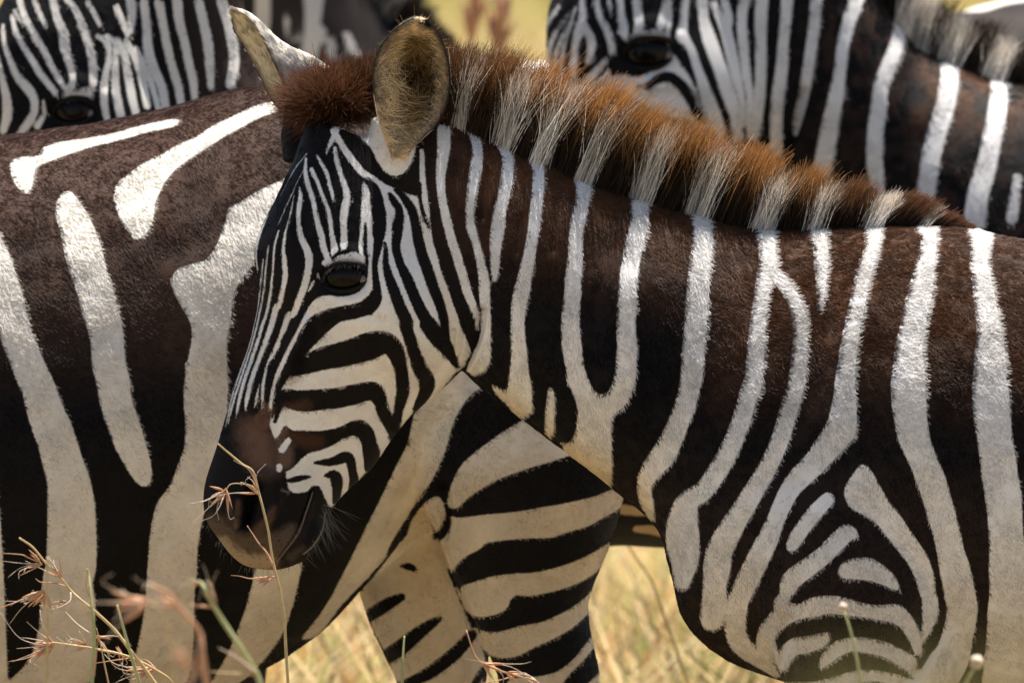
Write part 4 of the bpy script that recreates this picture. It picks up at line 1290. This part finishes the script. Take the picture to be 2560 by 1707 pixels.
MB = parse(MARKS_B)
REL_B = [(catmull(pts(t.split()), 4), a) for t, a in (
    ("C6 560,160,90 600,300,70 590,480,60", -26), ("C6 560,500,50 700,850,50 850,1200,50", -8), ("F3 1650,450,80 1450,850,80 1100,1270,70", 8),
    ("L2 1450,700,400 1500,1200,400", 10), ("C6 1000,600,500 1100,1000,500", 14))]
bB, rB, PB, QB = zebra(dict(y=0.66, ctr=(300, 1000), lofts=lofts_b, voxel=0.006, smooth=5, fine=[(-40, 180, 1600, 1760, 1)], relief=REL_B, marks=MB, tints=tints_b,
    hairs=230000, comb=lambda P: np.tile(np.array((0.75, 0.65, 0.0)), (len(P), 1)), hair_len=lambda P: (0.42, 13.5 - 4.5 * sm(P[:, 1], 1000, 1300)), lump=7, hair_box=(-80, 120, 1660, 1790),
    label='zebra standing behind the front one, broad flank and hind legs showing, head out of view'))

# ---- zebra C: upper left, looking down over B's back
def tints_c(P):
    nz = vnoise(P, 1 / 60.0, 48)
    x, y = P[:, 0], P[:, 1]
    dk = mixc(P, (0.006, 0.005, 0.005), (0.035, 0.022, 0.017), sm(x, 400, 560) * (1 - sm(x, 700, 800)))
    pl = np.tile(np.array((0.72, 0.67, 0.60)), (len(P), 1))
    bl = sm(y, 1000, 1200)
    pl = pl * (1 - bl[:, None]) + bl[:, None] * np.array((0.50, 0.36, 0.22))
    return dk, pl * (0.85 + 0.25 * nz[:, None])

TC = (182.0, 274.0, 1.15)
def lofts_c(b):
    tr = [(300, -320, 240, 330, 140, 0, 0), (470, -300, 330, 440, 150, 0, 0), (575, -180, 400, 560, 165, 0, 0), (612, 20, 460, 720, 190, 0, 0), (640, 170, 540, 920, 240, 0, 0),
          (720, 240, 660, 1150, 320, 0, 0), (900, 265, 860, 1330, 400, 0, 0), (1200, 285, 1200, 1400, 470, 0, 0), (1500, 335, 1540, 1366, 460, 0, 0), (1700, 430, 1740, 1372, 430, 0, 0),
          (1850, 540, 1900, 1330, 360, 0, 0), (2000, 680, 2030, 1200, 250, 0, 0), (2080, 840, 2090, 1050, 120, 0, 0)]
    L = [loft(tr, 40, 5), head_loft(TC)]
    f = [(480, 1000, 800, 1000), (470, 1300, 740, 1300), (500, 1650, 670, 1650), (520, 2050, 640, 2050)]
    L.append(leg(b, f, [120, 120, 95, 72], 200))
    L.append(leg(b, [(p[0] - 60, p[1], p[2] - 60, p[3]) for p in f], [120, 120, 95, 72], -200))
    h = [(1850, 900, 2200, 900), (1930, 1250, 2220, 1250), (2000, 1600, 2200, 1580), (2080, 1950, 2220, 1930), (2100, 2100, 2200, 2090)]
    L.append(leg(b, h, [140, 140, 100, 70, 60], 190))
    L.append(leg(b, [(p[0] + 60, p[1], p[2] + 60, p[3]) for p in h], [140, 140, 100, 70, 60], -190))
    return L
bC, rC, PC, QC = zebra(dict(y=1.55, ctr=(400, 300), lofts=lofts_c, voxel=0.007, smooth=4, fine=[(-80, -60, 720, 420, 1)], relief=head_relief(TC), marks=parse(MARKS_C, 0.76), tints=tints_c,
    hairs=26000, comb=lambda P: np.tile(np.array((0.35, 1.0, 0.0)), (len(P), 1)), hair_len=lambda P: (0.3, 12 + 0 * P[:, 0]), hair_box=(-60, -60, 720, 420), hair_rad=0.0004,
    label='zebra at upper left with lowered face and thin neck stripes behind a broad back'))
eye_parts(bC, rC, PC, (182.0, 274.0, 0.92), False)

# ---- zebra D: upper right, head in profile above the front zebra's mane
def tints_d(P):
    nz = vnoise(P, 1 / 60.0, 58)
    x, y = P[:, 0], P[:, 1]
    w = sm(x, 1950, 2060) * nz
    bk = sm(x, 2250, 2330) * (1 - sm(y, 240, 360)) * np.clip(3 * nz - 0.7, 0, 1)
    dk = mixc(P, (0.006, 0.005, 0.005), (0.030, 0.016, 0.011), np.clip(w * 1.5, 0, 1) * (vnoise(P, 1 / 22.0, 71) > 0.45))
    dk = dk * (1 - np.clip(bk, 0, 1)[:, None]) + np.clip(bk, 0, 1)[:, None] * np.array((0.075, 0.030, 0.011))  # warm brown where sun strikes the back top, painted into the coat
    pl = np.tile(np.array((0.72, 0.69, 0.66)), (len(P), 1))
    return dk, pl * (0.85 + 0.25 * nz[:, None])
TD = (1618.0, 128.0, 1.13)
def lofts_d(b):
    tr = [(1780, -420, 1870, 420, 150, 0, 0), (1960, -330, 1980, 510, 170, 0, 0), (2120, -130, 2085, 620, 190, 0, 0), (2264, 85, 2190, 750, 220, 0, 0), (2345, 142, 2260, 920, 260, 0, 0),
          (2454, 184, 2330, 1120, 320, 0, 0), (2560, 208, 2440, 1290, 380, 0, 0), (2750, 225, 2700, 1400, 450, 0, 0), (3200, 290, 3150, 1480, 530, 0, 0), (3600, 230, 3560, 1400, 520, 0, 0),
          (3850, 320, 3820, 1150, 380, 0, 0), (3960, 520, 3930, 900, 180, 0, 0)]
    L = [loft(tr, 44, 5), head_loft(TD)]
    f = [(2350, 1000, 2750, 1000), (2420, 1400, 2720, 1400), (2460, 1800, 2650, 1800), (2490, 2100, 2630, 2100)]
    L.append(leg(b, f, [140, 140, 100, 76], 220))
    L.append(leg(b, [(p[0] + 90, p[1], p[2] + 90, p[3]) for p in f], [140, 140, 100, 76], -220))
    h = [(3400, 900, 3900, 900), (3500, 1300, 3880, 1280), (3620, 1650, 3860, 1640), (3760, 1980, 3920, 1950), (3790, 2120, 3900, 2110)]
    L.append(leg(b, h, [180, 170, 110, 72, 60], 240))
    L.append(leg(b, [(p[0] - 120, p[1], p[2] - 120, p[3]) for p in h], [180, 170, 110, 72, 60], -240))
    return L
bD, rD, PD, QD = zebra(dict(y=2.2, ctr=(2000, 300), lofts=lofts_d, voxel=0.007, smooth=4, fine=[(1330, -80, 2640, 560, 1)], relief=head_relief(TD), marks=parse(MARKS_D, 0.9), tints=tints_d,
    hairs=60000, comb=lambda P: np.tile(np.array((0.3, 1.0, 0.0)), (len(P), 1)), hair_len=lambda P: (0.3, 14 + 0 * P[:, 0]), hair_box=(1320, -60, 2640, 620), hair_rad=0.0004,
    label='zebra at upper right, dark eye and pale cheek showing above the ginger mane'))
eye_parts(bD, rD, PD, TD, False)
cst = lambda c: (lambda R: np.tile(np.array(c), (len(R), 1)))
mane(bD, rD, [(1850, -420, 0), (2120, -125, 0), (2264, 92, 0), (2345, 150, 0), (2454, 192, 0), (2560, 214, 0), (2750, 230, 0)],
     [(1850, 170), (2120, 185), (2264, 170), (2345, 160), (2454, 140), (2560, 110), (2750, 40)], [(1850, 0.1), (2264, 0.25), (2454, 0.3), (2750, 0.5)],
     [(2060, 22), (2170, 24), (2275, 40), (2368, 30), (2478, 34), (2600, 26)], 14000, cst((0.022, 0.014, 0.011)), cst((0.05, 0.03, 0.02)), (0.74, 0.70, 0.64), (0.66, 0.58, 0.48), 30, 0.0005)

# ---- zebra F: far behind, neck between the front zebra's ears
TF = (330.0, -330.0, 0.95)
def lofts_f(b):
    tr = [(480, -560, 360, -60, 130, 0, 0), (720, -440, 520, 80, 150, 0, 0), (880, -150, 640, 380, 175, 0, 0), (985, 70, 760, 760, 215, 0, 0), (1130, 150, 920, 1120, 300, 0, 0), (1400, 152, 1300, 1330, 430, 0, 0),
          (1650, 150, 1640, 1350, 470, 0, 0), (1950, 150, 1960, 1340, 480, 0, 0), (2250, 160, 2260, 1220, 430, 0, 0), (2450, 260, 2440, 1000, 300, 0, 0), (2540, 420, 2520, 780, 120, 0, 0)]
    L = [loft(tr, 40, 5), head_loft(TF)]
    f = [(900, 900, 1250, 900), (940, 1200, 1200, 1200), (970, 1550, 1130, 1550), (990, 1900, 1110, 1900)]
    h = [(2050, 800, 2480, 800), (2130, 1150, 2460, 1150), (2240, 1450, 2430, 1440), (2340, 1750, 2470, 1720), (2360, 1880, 2450, 1870)]
    L.append(leg(b, f, [120, 120, 90, 66], 190))
    L.append(leg(b, [(p[0] + 80, p[1], p[2] + 80, p[3]) for p in f], [120, 120, 90, 66], -190))
    L.append(leg(b, h, [150, 145, 95, 62, 52], 200))
    L.append(leg(b, [(p[0] - 70, p[1], p[2] - 70, p[3]) for p in h], [150, 145, 95, 62, 52], -200))
    return L
def tints_f(P):
    nz = vnoise(P, 1 / 60.0, 68)
    return mixc(P, (0.014, 0.011, 0.010), (0.055, 0.042, 0.036), nz), np.tile(np.array((0.68, 0.62, 0.54)), (len(P), 1)) * (0.85 + 0.25 * nz[:, None])
bF, rF, PF, QF = zebra(dict(y=4.4, ctr=(1100, 300), lofts=lofts_f, voxel=0.010, smooth=4, marks=parse(MARKS_F), tints=tints_f,
    label='blurred far zebra whose striped neck and dark mane show between the two ears'))
mane(bF, rF, [(720, -440, 0), (880, -150, 0), (985, 75, 0), (1110, 145, 0)], [(720, 130), (985, 120), (1110, 50)], [(720, 0.9), (985, 0.7), (1110, 0.6)],
     [(800, 20), (900, 26), (950, 16)], 5000, cst((0.02, 0.014, 0.011)), cst((0.035, 0.025, 0.02)), (0.55, 0.5, 0.42), (0.5, 0.43, 0.34), 30, 0.0009)

# ---- zebra G: only its back line shows at the upper right corner
TG = (4100.0, -300.0, 1.0)
def lofts_g(b):
    tr = [(2180, 300, 2200, 760, 130, 0, 0), (2280, 110, 2290, 1000, 300, 0, 0), (2406, 26, 2400, 1150, 420, 0, 0), (2560, -4, 2560, 1230, 460, 0, 0), (2900, -20, 2900, 1280, 480, 0, 0), (3300, 10, 3300, 1230, 430, 0, 0),
          (3600, -40, 3700, 1000, 300, 0, 0), (3800, -260, 3950, 560, 200, 0, 0), (3950, -520, 4080, 150, 150, 0, 0)]
    L = [loft(tr, 40, 5)]
    V, F = head_loft((4150.0, -330.0, 1.0))
    V[:, 0] = 2 * 4100 - V[:, 0]
    L.append((V, [q[::-1] for q in F]))
    f = [(3500, 900, 3850, 900), (3550, 1200, 3800, 1200), (3590, 1550, 3750, 1550), (3610, 1900, 3730, 1900)]
    h = [(2220, 700, 2620, 700), (2240, 1050, 2560, 1050), (2270, 1400, 2460, 1380), (2230, 1700, 2370, 1680), (2250, 1850, 2350, 1840)]
    L.append(leg(b, f, [120, 120, 90, 66], 190))
    L.append(leg(b, [(p[0] + 80, p[1], p[2] + 80, p[3]) for p in f], [120, 120, 90, 66], -190))
    L.append(leg(b, h, [150, 145, 95, 62, 52], 200))
    L.append(leg(b, [(p[0] + 70, p[1], p[2] + 70, p[3]) for p in h], [150, 145, 95, 62, 52], -200))
    return L
bG, rG, PG, QG = zebra(dict(y=3.7, ctr=(2700, 300), lofts=lofts_g, voxel=0.010, smooth=4, marks=parse(MARKS_G), tints=tints_f,
    label='zebra behind the upper right one, only a strip of its pale back visible'))

# ------------------------------------------------------------------ dry grass stems standing before the herd
M_STRAW = plain('straw_stalk', (0.50, 0.36, 0.17), 0.55, 0.3, 0.25, 120)
M_RUST = plain('rusty_spikelet', (0.50, 0.27, 0.15), 0.6, 0.25, 0.3, 200)
M_GREEN = plain('greenish_stalk', (0.36, 0.36, 0.16), 0.55, 0.3, 0.25, 120)
M_PALE = plain('pale_awn', (0.58, 0.46, 0.34), 0.6, 0.25, 0.25, 200)

def spindle(c, d, L, w, side):
    d = d / np.linalg.norm(d)
    a = np.cross(d, side)
    a /= max(np.linalg.norm(a), 1e-6)
    bq = np.cross(d, a)
    V, F = [], []
    prof = [(0, .12), (.2, .8), (.45, 1), (.75, .55), (1, .05)]
    for t, r in prof:
        for j in range(6):
            q = 2 * math.pi * j / 6
            V.append(c + d * L * t + (a * math.cos(q) + bq * math.sin(q)) * w * r)
    for i in range(len(prof) - 1):
        for j in range(6):
            F.append((i * 6 + j, i * 6 + (j + 1) % 6, (i + 1) * 6 + (j + 1) % 6, (i + 1) * 6 + j))
    return np.array(V), F

def join(parts):
    vs, fs, off = [], [], 0
    for V, F in parts:
        vs.append(V)
        fs += [tuple(i + off for i in f) for f in F]
        off += len(V)
    return np.vstack(vs), fs

def stem(label, y, main, r, m, branches=(), heads=(), name='grass_stem', cat='grass stem', group='dry grass stems before the herd', knob=None):
    """main: path tokens from the ground upward; branches: (tokens, radius); heads: (frame, x, y, dx, dy, length, count)"""
    p = pts(main.split())
    k = (y - CAM.y) / math.cos(PITCH) / DIST * S
    P3 = np.array([W(x, q, y) for x, q in p[:, :2]])
    z0 = P3[0, 2]
    lean = (P3[0] - P3[1])
    lean = lean / max(abs(lean[2]), 1e-4) * z0 * 0.6
    foot = np.array([P3[0, 0] + np.clip(lean[0], -0.25, 0.25), P3[0, 1] + 0.02, 0.0])
    P3[:, 1] += np.cumsum(RNG.normal(0, 0.004, len(P3)))
    root = link(name, None)
    root.location = foot
    tag(root, label, cat, group)
    tb_ = np.linspace(0, 1, 10)[:-1, None]
    q = np.vstack([foot * (1 - tb_) + P3[0] * tb_, catmull(P3, 6)])
    t = np.linspace(0, 1, len(q))
    def mk(nm, VF, mm):
        V, F = VF
        me = np_mesh(nm, V - foot, F)
        me.materials.append(mm)
        return link(nm, me, root)
    mk('stalk', tube(q, r * k * (1.25 - 0.65 * t), 8), m)
    for tk, br, bm_ in branches:
        b3 = np.array([W(x, v, y) for x, v in pts(tk.split())[:, :2]])
        b3[:, 1] += np.linspace(0, RNG.normal(0, 0.02), len(b3))
        bq = catmull(b3, 5)
        tb = np.linspace(0, 1, len(bq))
        mk('branch', tube(bq, br * k * (1.1 - 0.8 * tb), 6), bm_)
    for (fr, hx, hy, dx, dy, L, cnt) in heads:
        o = FR[fr]
        c = np.array(W(o[0] + hx * o[2], o[1] + hy * o[2], y))
        L = L * o[2] * k
        pr, aw = [], []
        for i in range(cnt):
            ang = RNG.normal(0, 0.38)
            d2 = np.array((dx * math.cos(ang) - dy * math.sin(ang), RNG.normal(0, 0.25), -(dx * math.sin(ang) + dy * math.cos(ang))))
            d2 = d2 / np.linalg.norm(d2)
            ll = L * (0.55 + 0.6 * RNG.random())
            pr.append(spindle(c + RNG.normal(0, L * 0.06, 3), d2, ll, L * 0.06 * (0.7 + 0.6 * RNG.random()), np.array((0, 1.0, 0.1))))
            if RNG.random() < 0.7:
                e = c + d2 * ll * 0.9
                bend = np.array((RNG.normal(0, .25), RNG.normal(0, .2), RNG.normal(0, .25)))
                aw.append(tube(catmull(np.array([c + d2 * ll * .4, e, e + (d2 + bend) * ll * 0.5, e + (d2 + 2.4 * bend) * ll * 0.9]), 4), np.linspace(1.1, 0.35, 13) * k * 1.3, 5))
        mk('spikelet', join(pr), M_RUST)
        if aw:
            mk('awn', join(aw), M_PALE)
    if knob:
        fr, hx, hy, rr = knob
        o = FR[fr]
        c = np.array(W(o[0] + hx * o[2], o[1] + hy * o[2], y))
        V, F = ball((0, 0, 0), (1, 1.15, 1), 8)
        V = V * (1 + 0.12 * RNG.normal(0, 1, (len(V), 1)))
        mk('seed_ball', (c + V * rr * k, F), M_PALE)
    return root

stem('slender straw stem crossing the front zebra\'s dark muzzle, bent over at its tip', -0.42,
     'L4 2120,1620 2100,1300 2090,1100 2060,900 2030,780 2000,650 1970,450 1930,280 1900,170 1860,20 L3 1780,770 1680,690 1600,620', 3.4, M_STRAW,
     [('L3 1895,985 1850,925 1780,905 1700,905 1660,950', 2.2, M_STRAW), ('L4 2005,700 1960,610 1900,540 1860,480 1815,415', 2.6, M_RUST), ('L4 2020,785 1930,790 1840,795 1760,775 1700,768', 2.2, M_RUST),
      ('L3 1660,950 1560,1010 1480,1040 1380,1050', 1.5, M_PALE)],
     [('L3', 1660, 955, -0.35, 1.0, 150, 6), ('L3', 1650, 960, -1, 0.5, 150, 4), ('L3', 1890, 975, -0.75, -0.55, 130, 6), ('L4', 1990, 790, -0.8, 0.45, 130, 5)])
stem('long rusty branching grass stem leaning left across the pale flank stripe', -0.5,
     'L4 1180,1620 1050,1440 950,1310 850,1180 700,1040 600,960 520,890 440,790 340,690 240,570 140,500', 4.0, M_STRAW,
     [('L4 310,690 200,640 150,622 0,612', 2.4, M_RUST), ('L4 310,690 240,730 145,775', 2.0, M_RUST), ('L4 440,790 400,700 392,662', 1.6, M_PALE), ('L4 450,790 445,700 432,620', 1.8, M_RUST),
      ('L4 480,855 400,832 300,825 262,800', 2.4, M_RUST), ('L4 330,895 200,940 80,985 -20,1020', 2.8, M_RUST), ('L4 520,900 515,960 440,1000 370,1015', 1.6, M_PALE), ('L4 590,950 620,1010 640,1040', 1.8, M_STRAW)],
     [('L4', 305, 690, -1, 0.05, 150, 6), ('L4', 440, 790, -0.4, -0.5, 90, 6), ('L4', 330, 900, -0.6, 0.8, 200, 6), ('L4', 310, 905, -0.9, 0.35, 180, 4), ('L4', 500, 975, -0.8, 0.4, 110, 4)])
stem('low grass stem with two tufted rusty heads reaching left along the bottom', -0.46,
     'L4 1300,1640 1250,1540 1150,1470 1000,1390 880,1350 760,1325 640,1300 560,1290 440,1272 370,1265', 3.2, M_STRAW,
     [('L4 370,1290 220,1370 60,1400', 1.8, M_RUST), ('L4 330,1260 220,1245 155,1243', 1.5, M_PALE), ('L4 940,1385 830,1392 700,1405', 1.8, M_RUST), ('L4 660,1200 560,1130 480,1050', 2.0, M_PALE), ('L4 640,1300 430,1292', 1.8, M_RUST),
      ('L4 1140,1455 1080,1405 1000,1395', 1.8, M_RUST)],
     [('L4', 395, 1280, -1, 0.0, 170, 10), ('L4', 380, 1285, -0.8, 0.45, 170, 6), ('L4', 640, 1298, -0.7, -0.25, 110, 8), ('L4', 700, 1225, 0.95, 0.3, 160, 3), ('L4', 860, 1300, 0.7, 0.5, 110, 3), ('L4', 1140, 1465, -1, 0.05, 210, 9), ('L4', 1120, 1470, -0.85, 0.4, 200, 4)])
stem('pale straight upright grass blade out of focus near the left edge', -1.6, 'L4 335,1640 345,1400 350,1100 345,900 352,640', 4.2, M_STRAW)
stem('greenish white upright stalk with a thin pointed tip, crossing the rusty stems', -0.85, 'L4 668,1640 690,1300 683,1100 662,900 650,780 632,735', 5.0, M_GREEN,
     [('L4 690,1500 705,1380 722,1240', 3.2, M_RUST), ('L4 655,930 632,850 640,760', 1.8, M_RUST)])
stem('thin pale green blade slanting right, its top against the black stripe', -0.7, 'L4 1045,1640 960,1350 900,1130 860,990', 4.4, M_GREEN)
stem('very thin straw stalk between the two greenish blades', -0.5, 'L4 812,1640 760,1400 735,1270 708,1165', 2.0, M_STRAW)
stem('thick blurred brown stem with drooping seed head before the second pale stripe', -3.2, 'L4 1530,1640 1490,1350 1470,1200 1420,1120 1330,1020 1270,940 1200,880 1130,850', 7.0, M_RUST,
     [('L4 1130,850 1080,845 1050,890', 4.0, M_PALE)], [('L4', 1330, 1030, -0.75, -0.7, 220, 4)])
stem('blurred stout green stem with hooked rusty seed head under the muzzle', -2.3, 'L4 1930,1640 1880,1490 1750,1280 1650,1130 1560,980 1510,880 1470,830 1400,825', 6.6, M_GREEN,
     [('L4 1880,1490 1750,1380 1610,1300', 4.0, M_PALE), ('L4 1860,1500 1700,1495 1540,1480', 3.6, M_STRAW)], [('L4', 1580, 1000, -0.55, -0.85, 200, 5), ('L4', 1480, 830, -1, 0.1, 110, 3)])
stem('blurred seed head lying level across the black flank stripe', -3.0, 'L4 1290,1640 1270,1400 1230,1150 1170,1010 1090,970', 3.2, M_STRAW, [('L4 960,950 920,910 890,880', 4, M_PALE)], [('L4', 1090, 975, -1, 0.03, 360, 5)])
stem('smeared rusty seed head low at the bottom edge, far out of focus', -4.6, 'L4 1330,1680 1390,1560 1440,1440 1460,1400', 5.0, M_RUST, (), [('L4', 1390, 1440, -0.3, -1.0, 200, 5), ('L4', 1450, 1420, -0.4, 0.8, 150, 3)])
stem('reddish grass tuft at the bottom before the striped hind legs', -0.55, 'C6 1420,1680 1300,1560 1150,1510 1040,1480 940,1440 850,1370 780,1180', 2.6, M_RUST,
     [('C6 1040,1480 960,1440 890,1400 770,1370', 1.8, M_RUST), ('C6 1150,1510 1000,1545 870,1560', 1.8, M_RUST), ('C6 1300,1555 1210,1500 1120,1500', 2.2, M_PALE)],
     [('C6', 920, 1420, 0.9, 0.45, 190, 6), ('C6', 1080, 1490, 0.9, 0.3, 150, 5)])
stem('thin greenish stalk standing before the far hind leg', 0.30, 'C6 308,1680 312,1450 320,1300 326,1225', 3.6, M_GREEN)
stem('straw stalk slanting behind the front zebra\'s chest over the blurred grass', 2.6, 'C6 2150,820 2100,740 2040,660 1950,520 1865,375', 4.0, M_STRAW)
stem('thin yellow stalk topped with a round seed ball before the striped chest', -1.7, 'K5 1165,1680 1140,1480 1110,1320 1070,1160 1035,1050', 4.2, M_GREEN, knob=('K5', 1022, 1008, 11), cat='grass stem')
stem('short stalk with a round pale seed ball at the lower right corner', -2.2, 'K5 1900,1680 1930,1560 1970,1480 2000,1430', 5.0, M_GREEN, knob=('K5', 2005, 1412, 17))

# two far dry stalks and a near, fully blurred tuft
def stalk_far(px, y0, y1, yy, label):
    a, b_ = W(px, y0, yy), W(px + 8, y1, yy)
    root = link('dry_stalk', None)
    root.location = (a.x, yy, 0)
    tag(root, label, 'dry stalk', 'tall dry stalks in the far field')
    p = np.array([(0, 0, 0), (0.01, 0, a.z * 0.5), (0, 0, a.z), (b_.x - a.x, 0, b_.z)])
    V, F = tube(catmull(p, 6), 0.004, 8)
    me = np_mesh('stalk', V, F)
    me.materials.append(M_RUST)
    link('stalk', me, root)
    pr = []
    for i in range(26):
        t = RNG.random()
        c = np.array((0, 0, a.z)) * (1 - t) + np.array((b_.x - a.x, 0, b_.z)) * t
        pr.append(spindle(c, np.array((RNG.normal(0, .5), RNG.normal(0, .5), 2.0)), 0.05, 0.005, np.array((0.1, 1, 0))))
    V, F = join(pr)
    me = np_mesh('dry_leaf', V, F)
    me.materials.append(M_RUST)
    link('dry_leaf', me, root)
stalk_far(1179, 135, 20, 6.2, 'taller blurred brown stalk in the field, just right of the near ear')
stalk_far(1246, 150, 55, 6.0, 'shorter blurred brown stalk in the field above the mane')
n = 320
Y = -12.5 + 3.0 * RNG.random(n)
cx0 = np.array([W(2180 + 360 * t, 1500, -11).x for t in RNG.random(n)])
zt = np.array([W(2300, 1500 + 150 * abs(t), yv).z for t, yv in zip(RNG.normal(0, 1, n), Y)])
blades(cx0, Y, zt, np.full(n, 0.0034), np.tile(np.array((0.42, 0.37, 0.14)), (n, 1)), 'grass', bend=0.06)
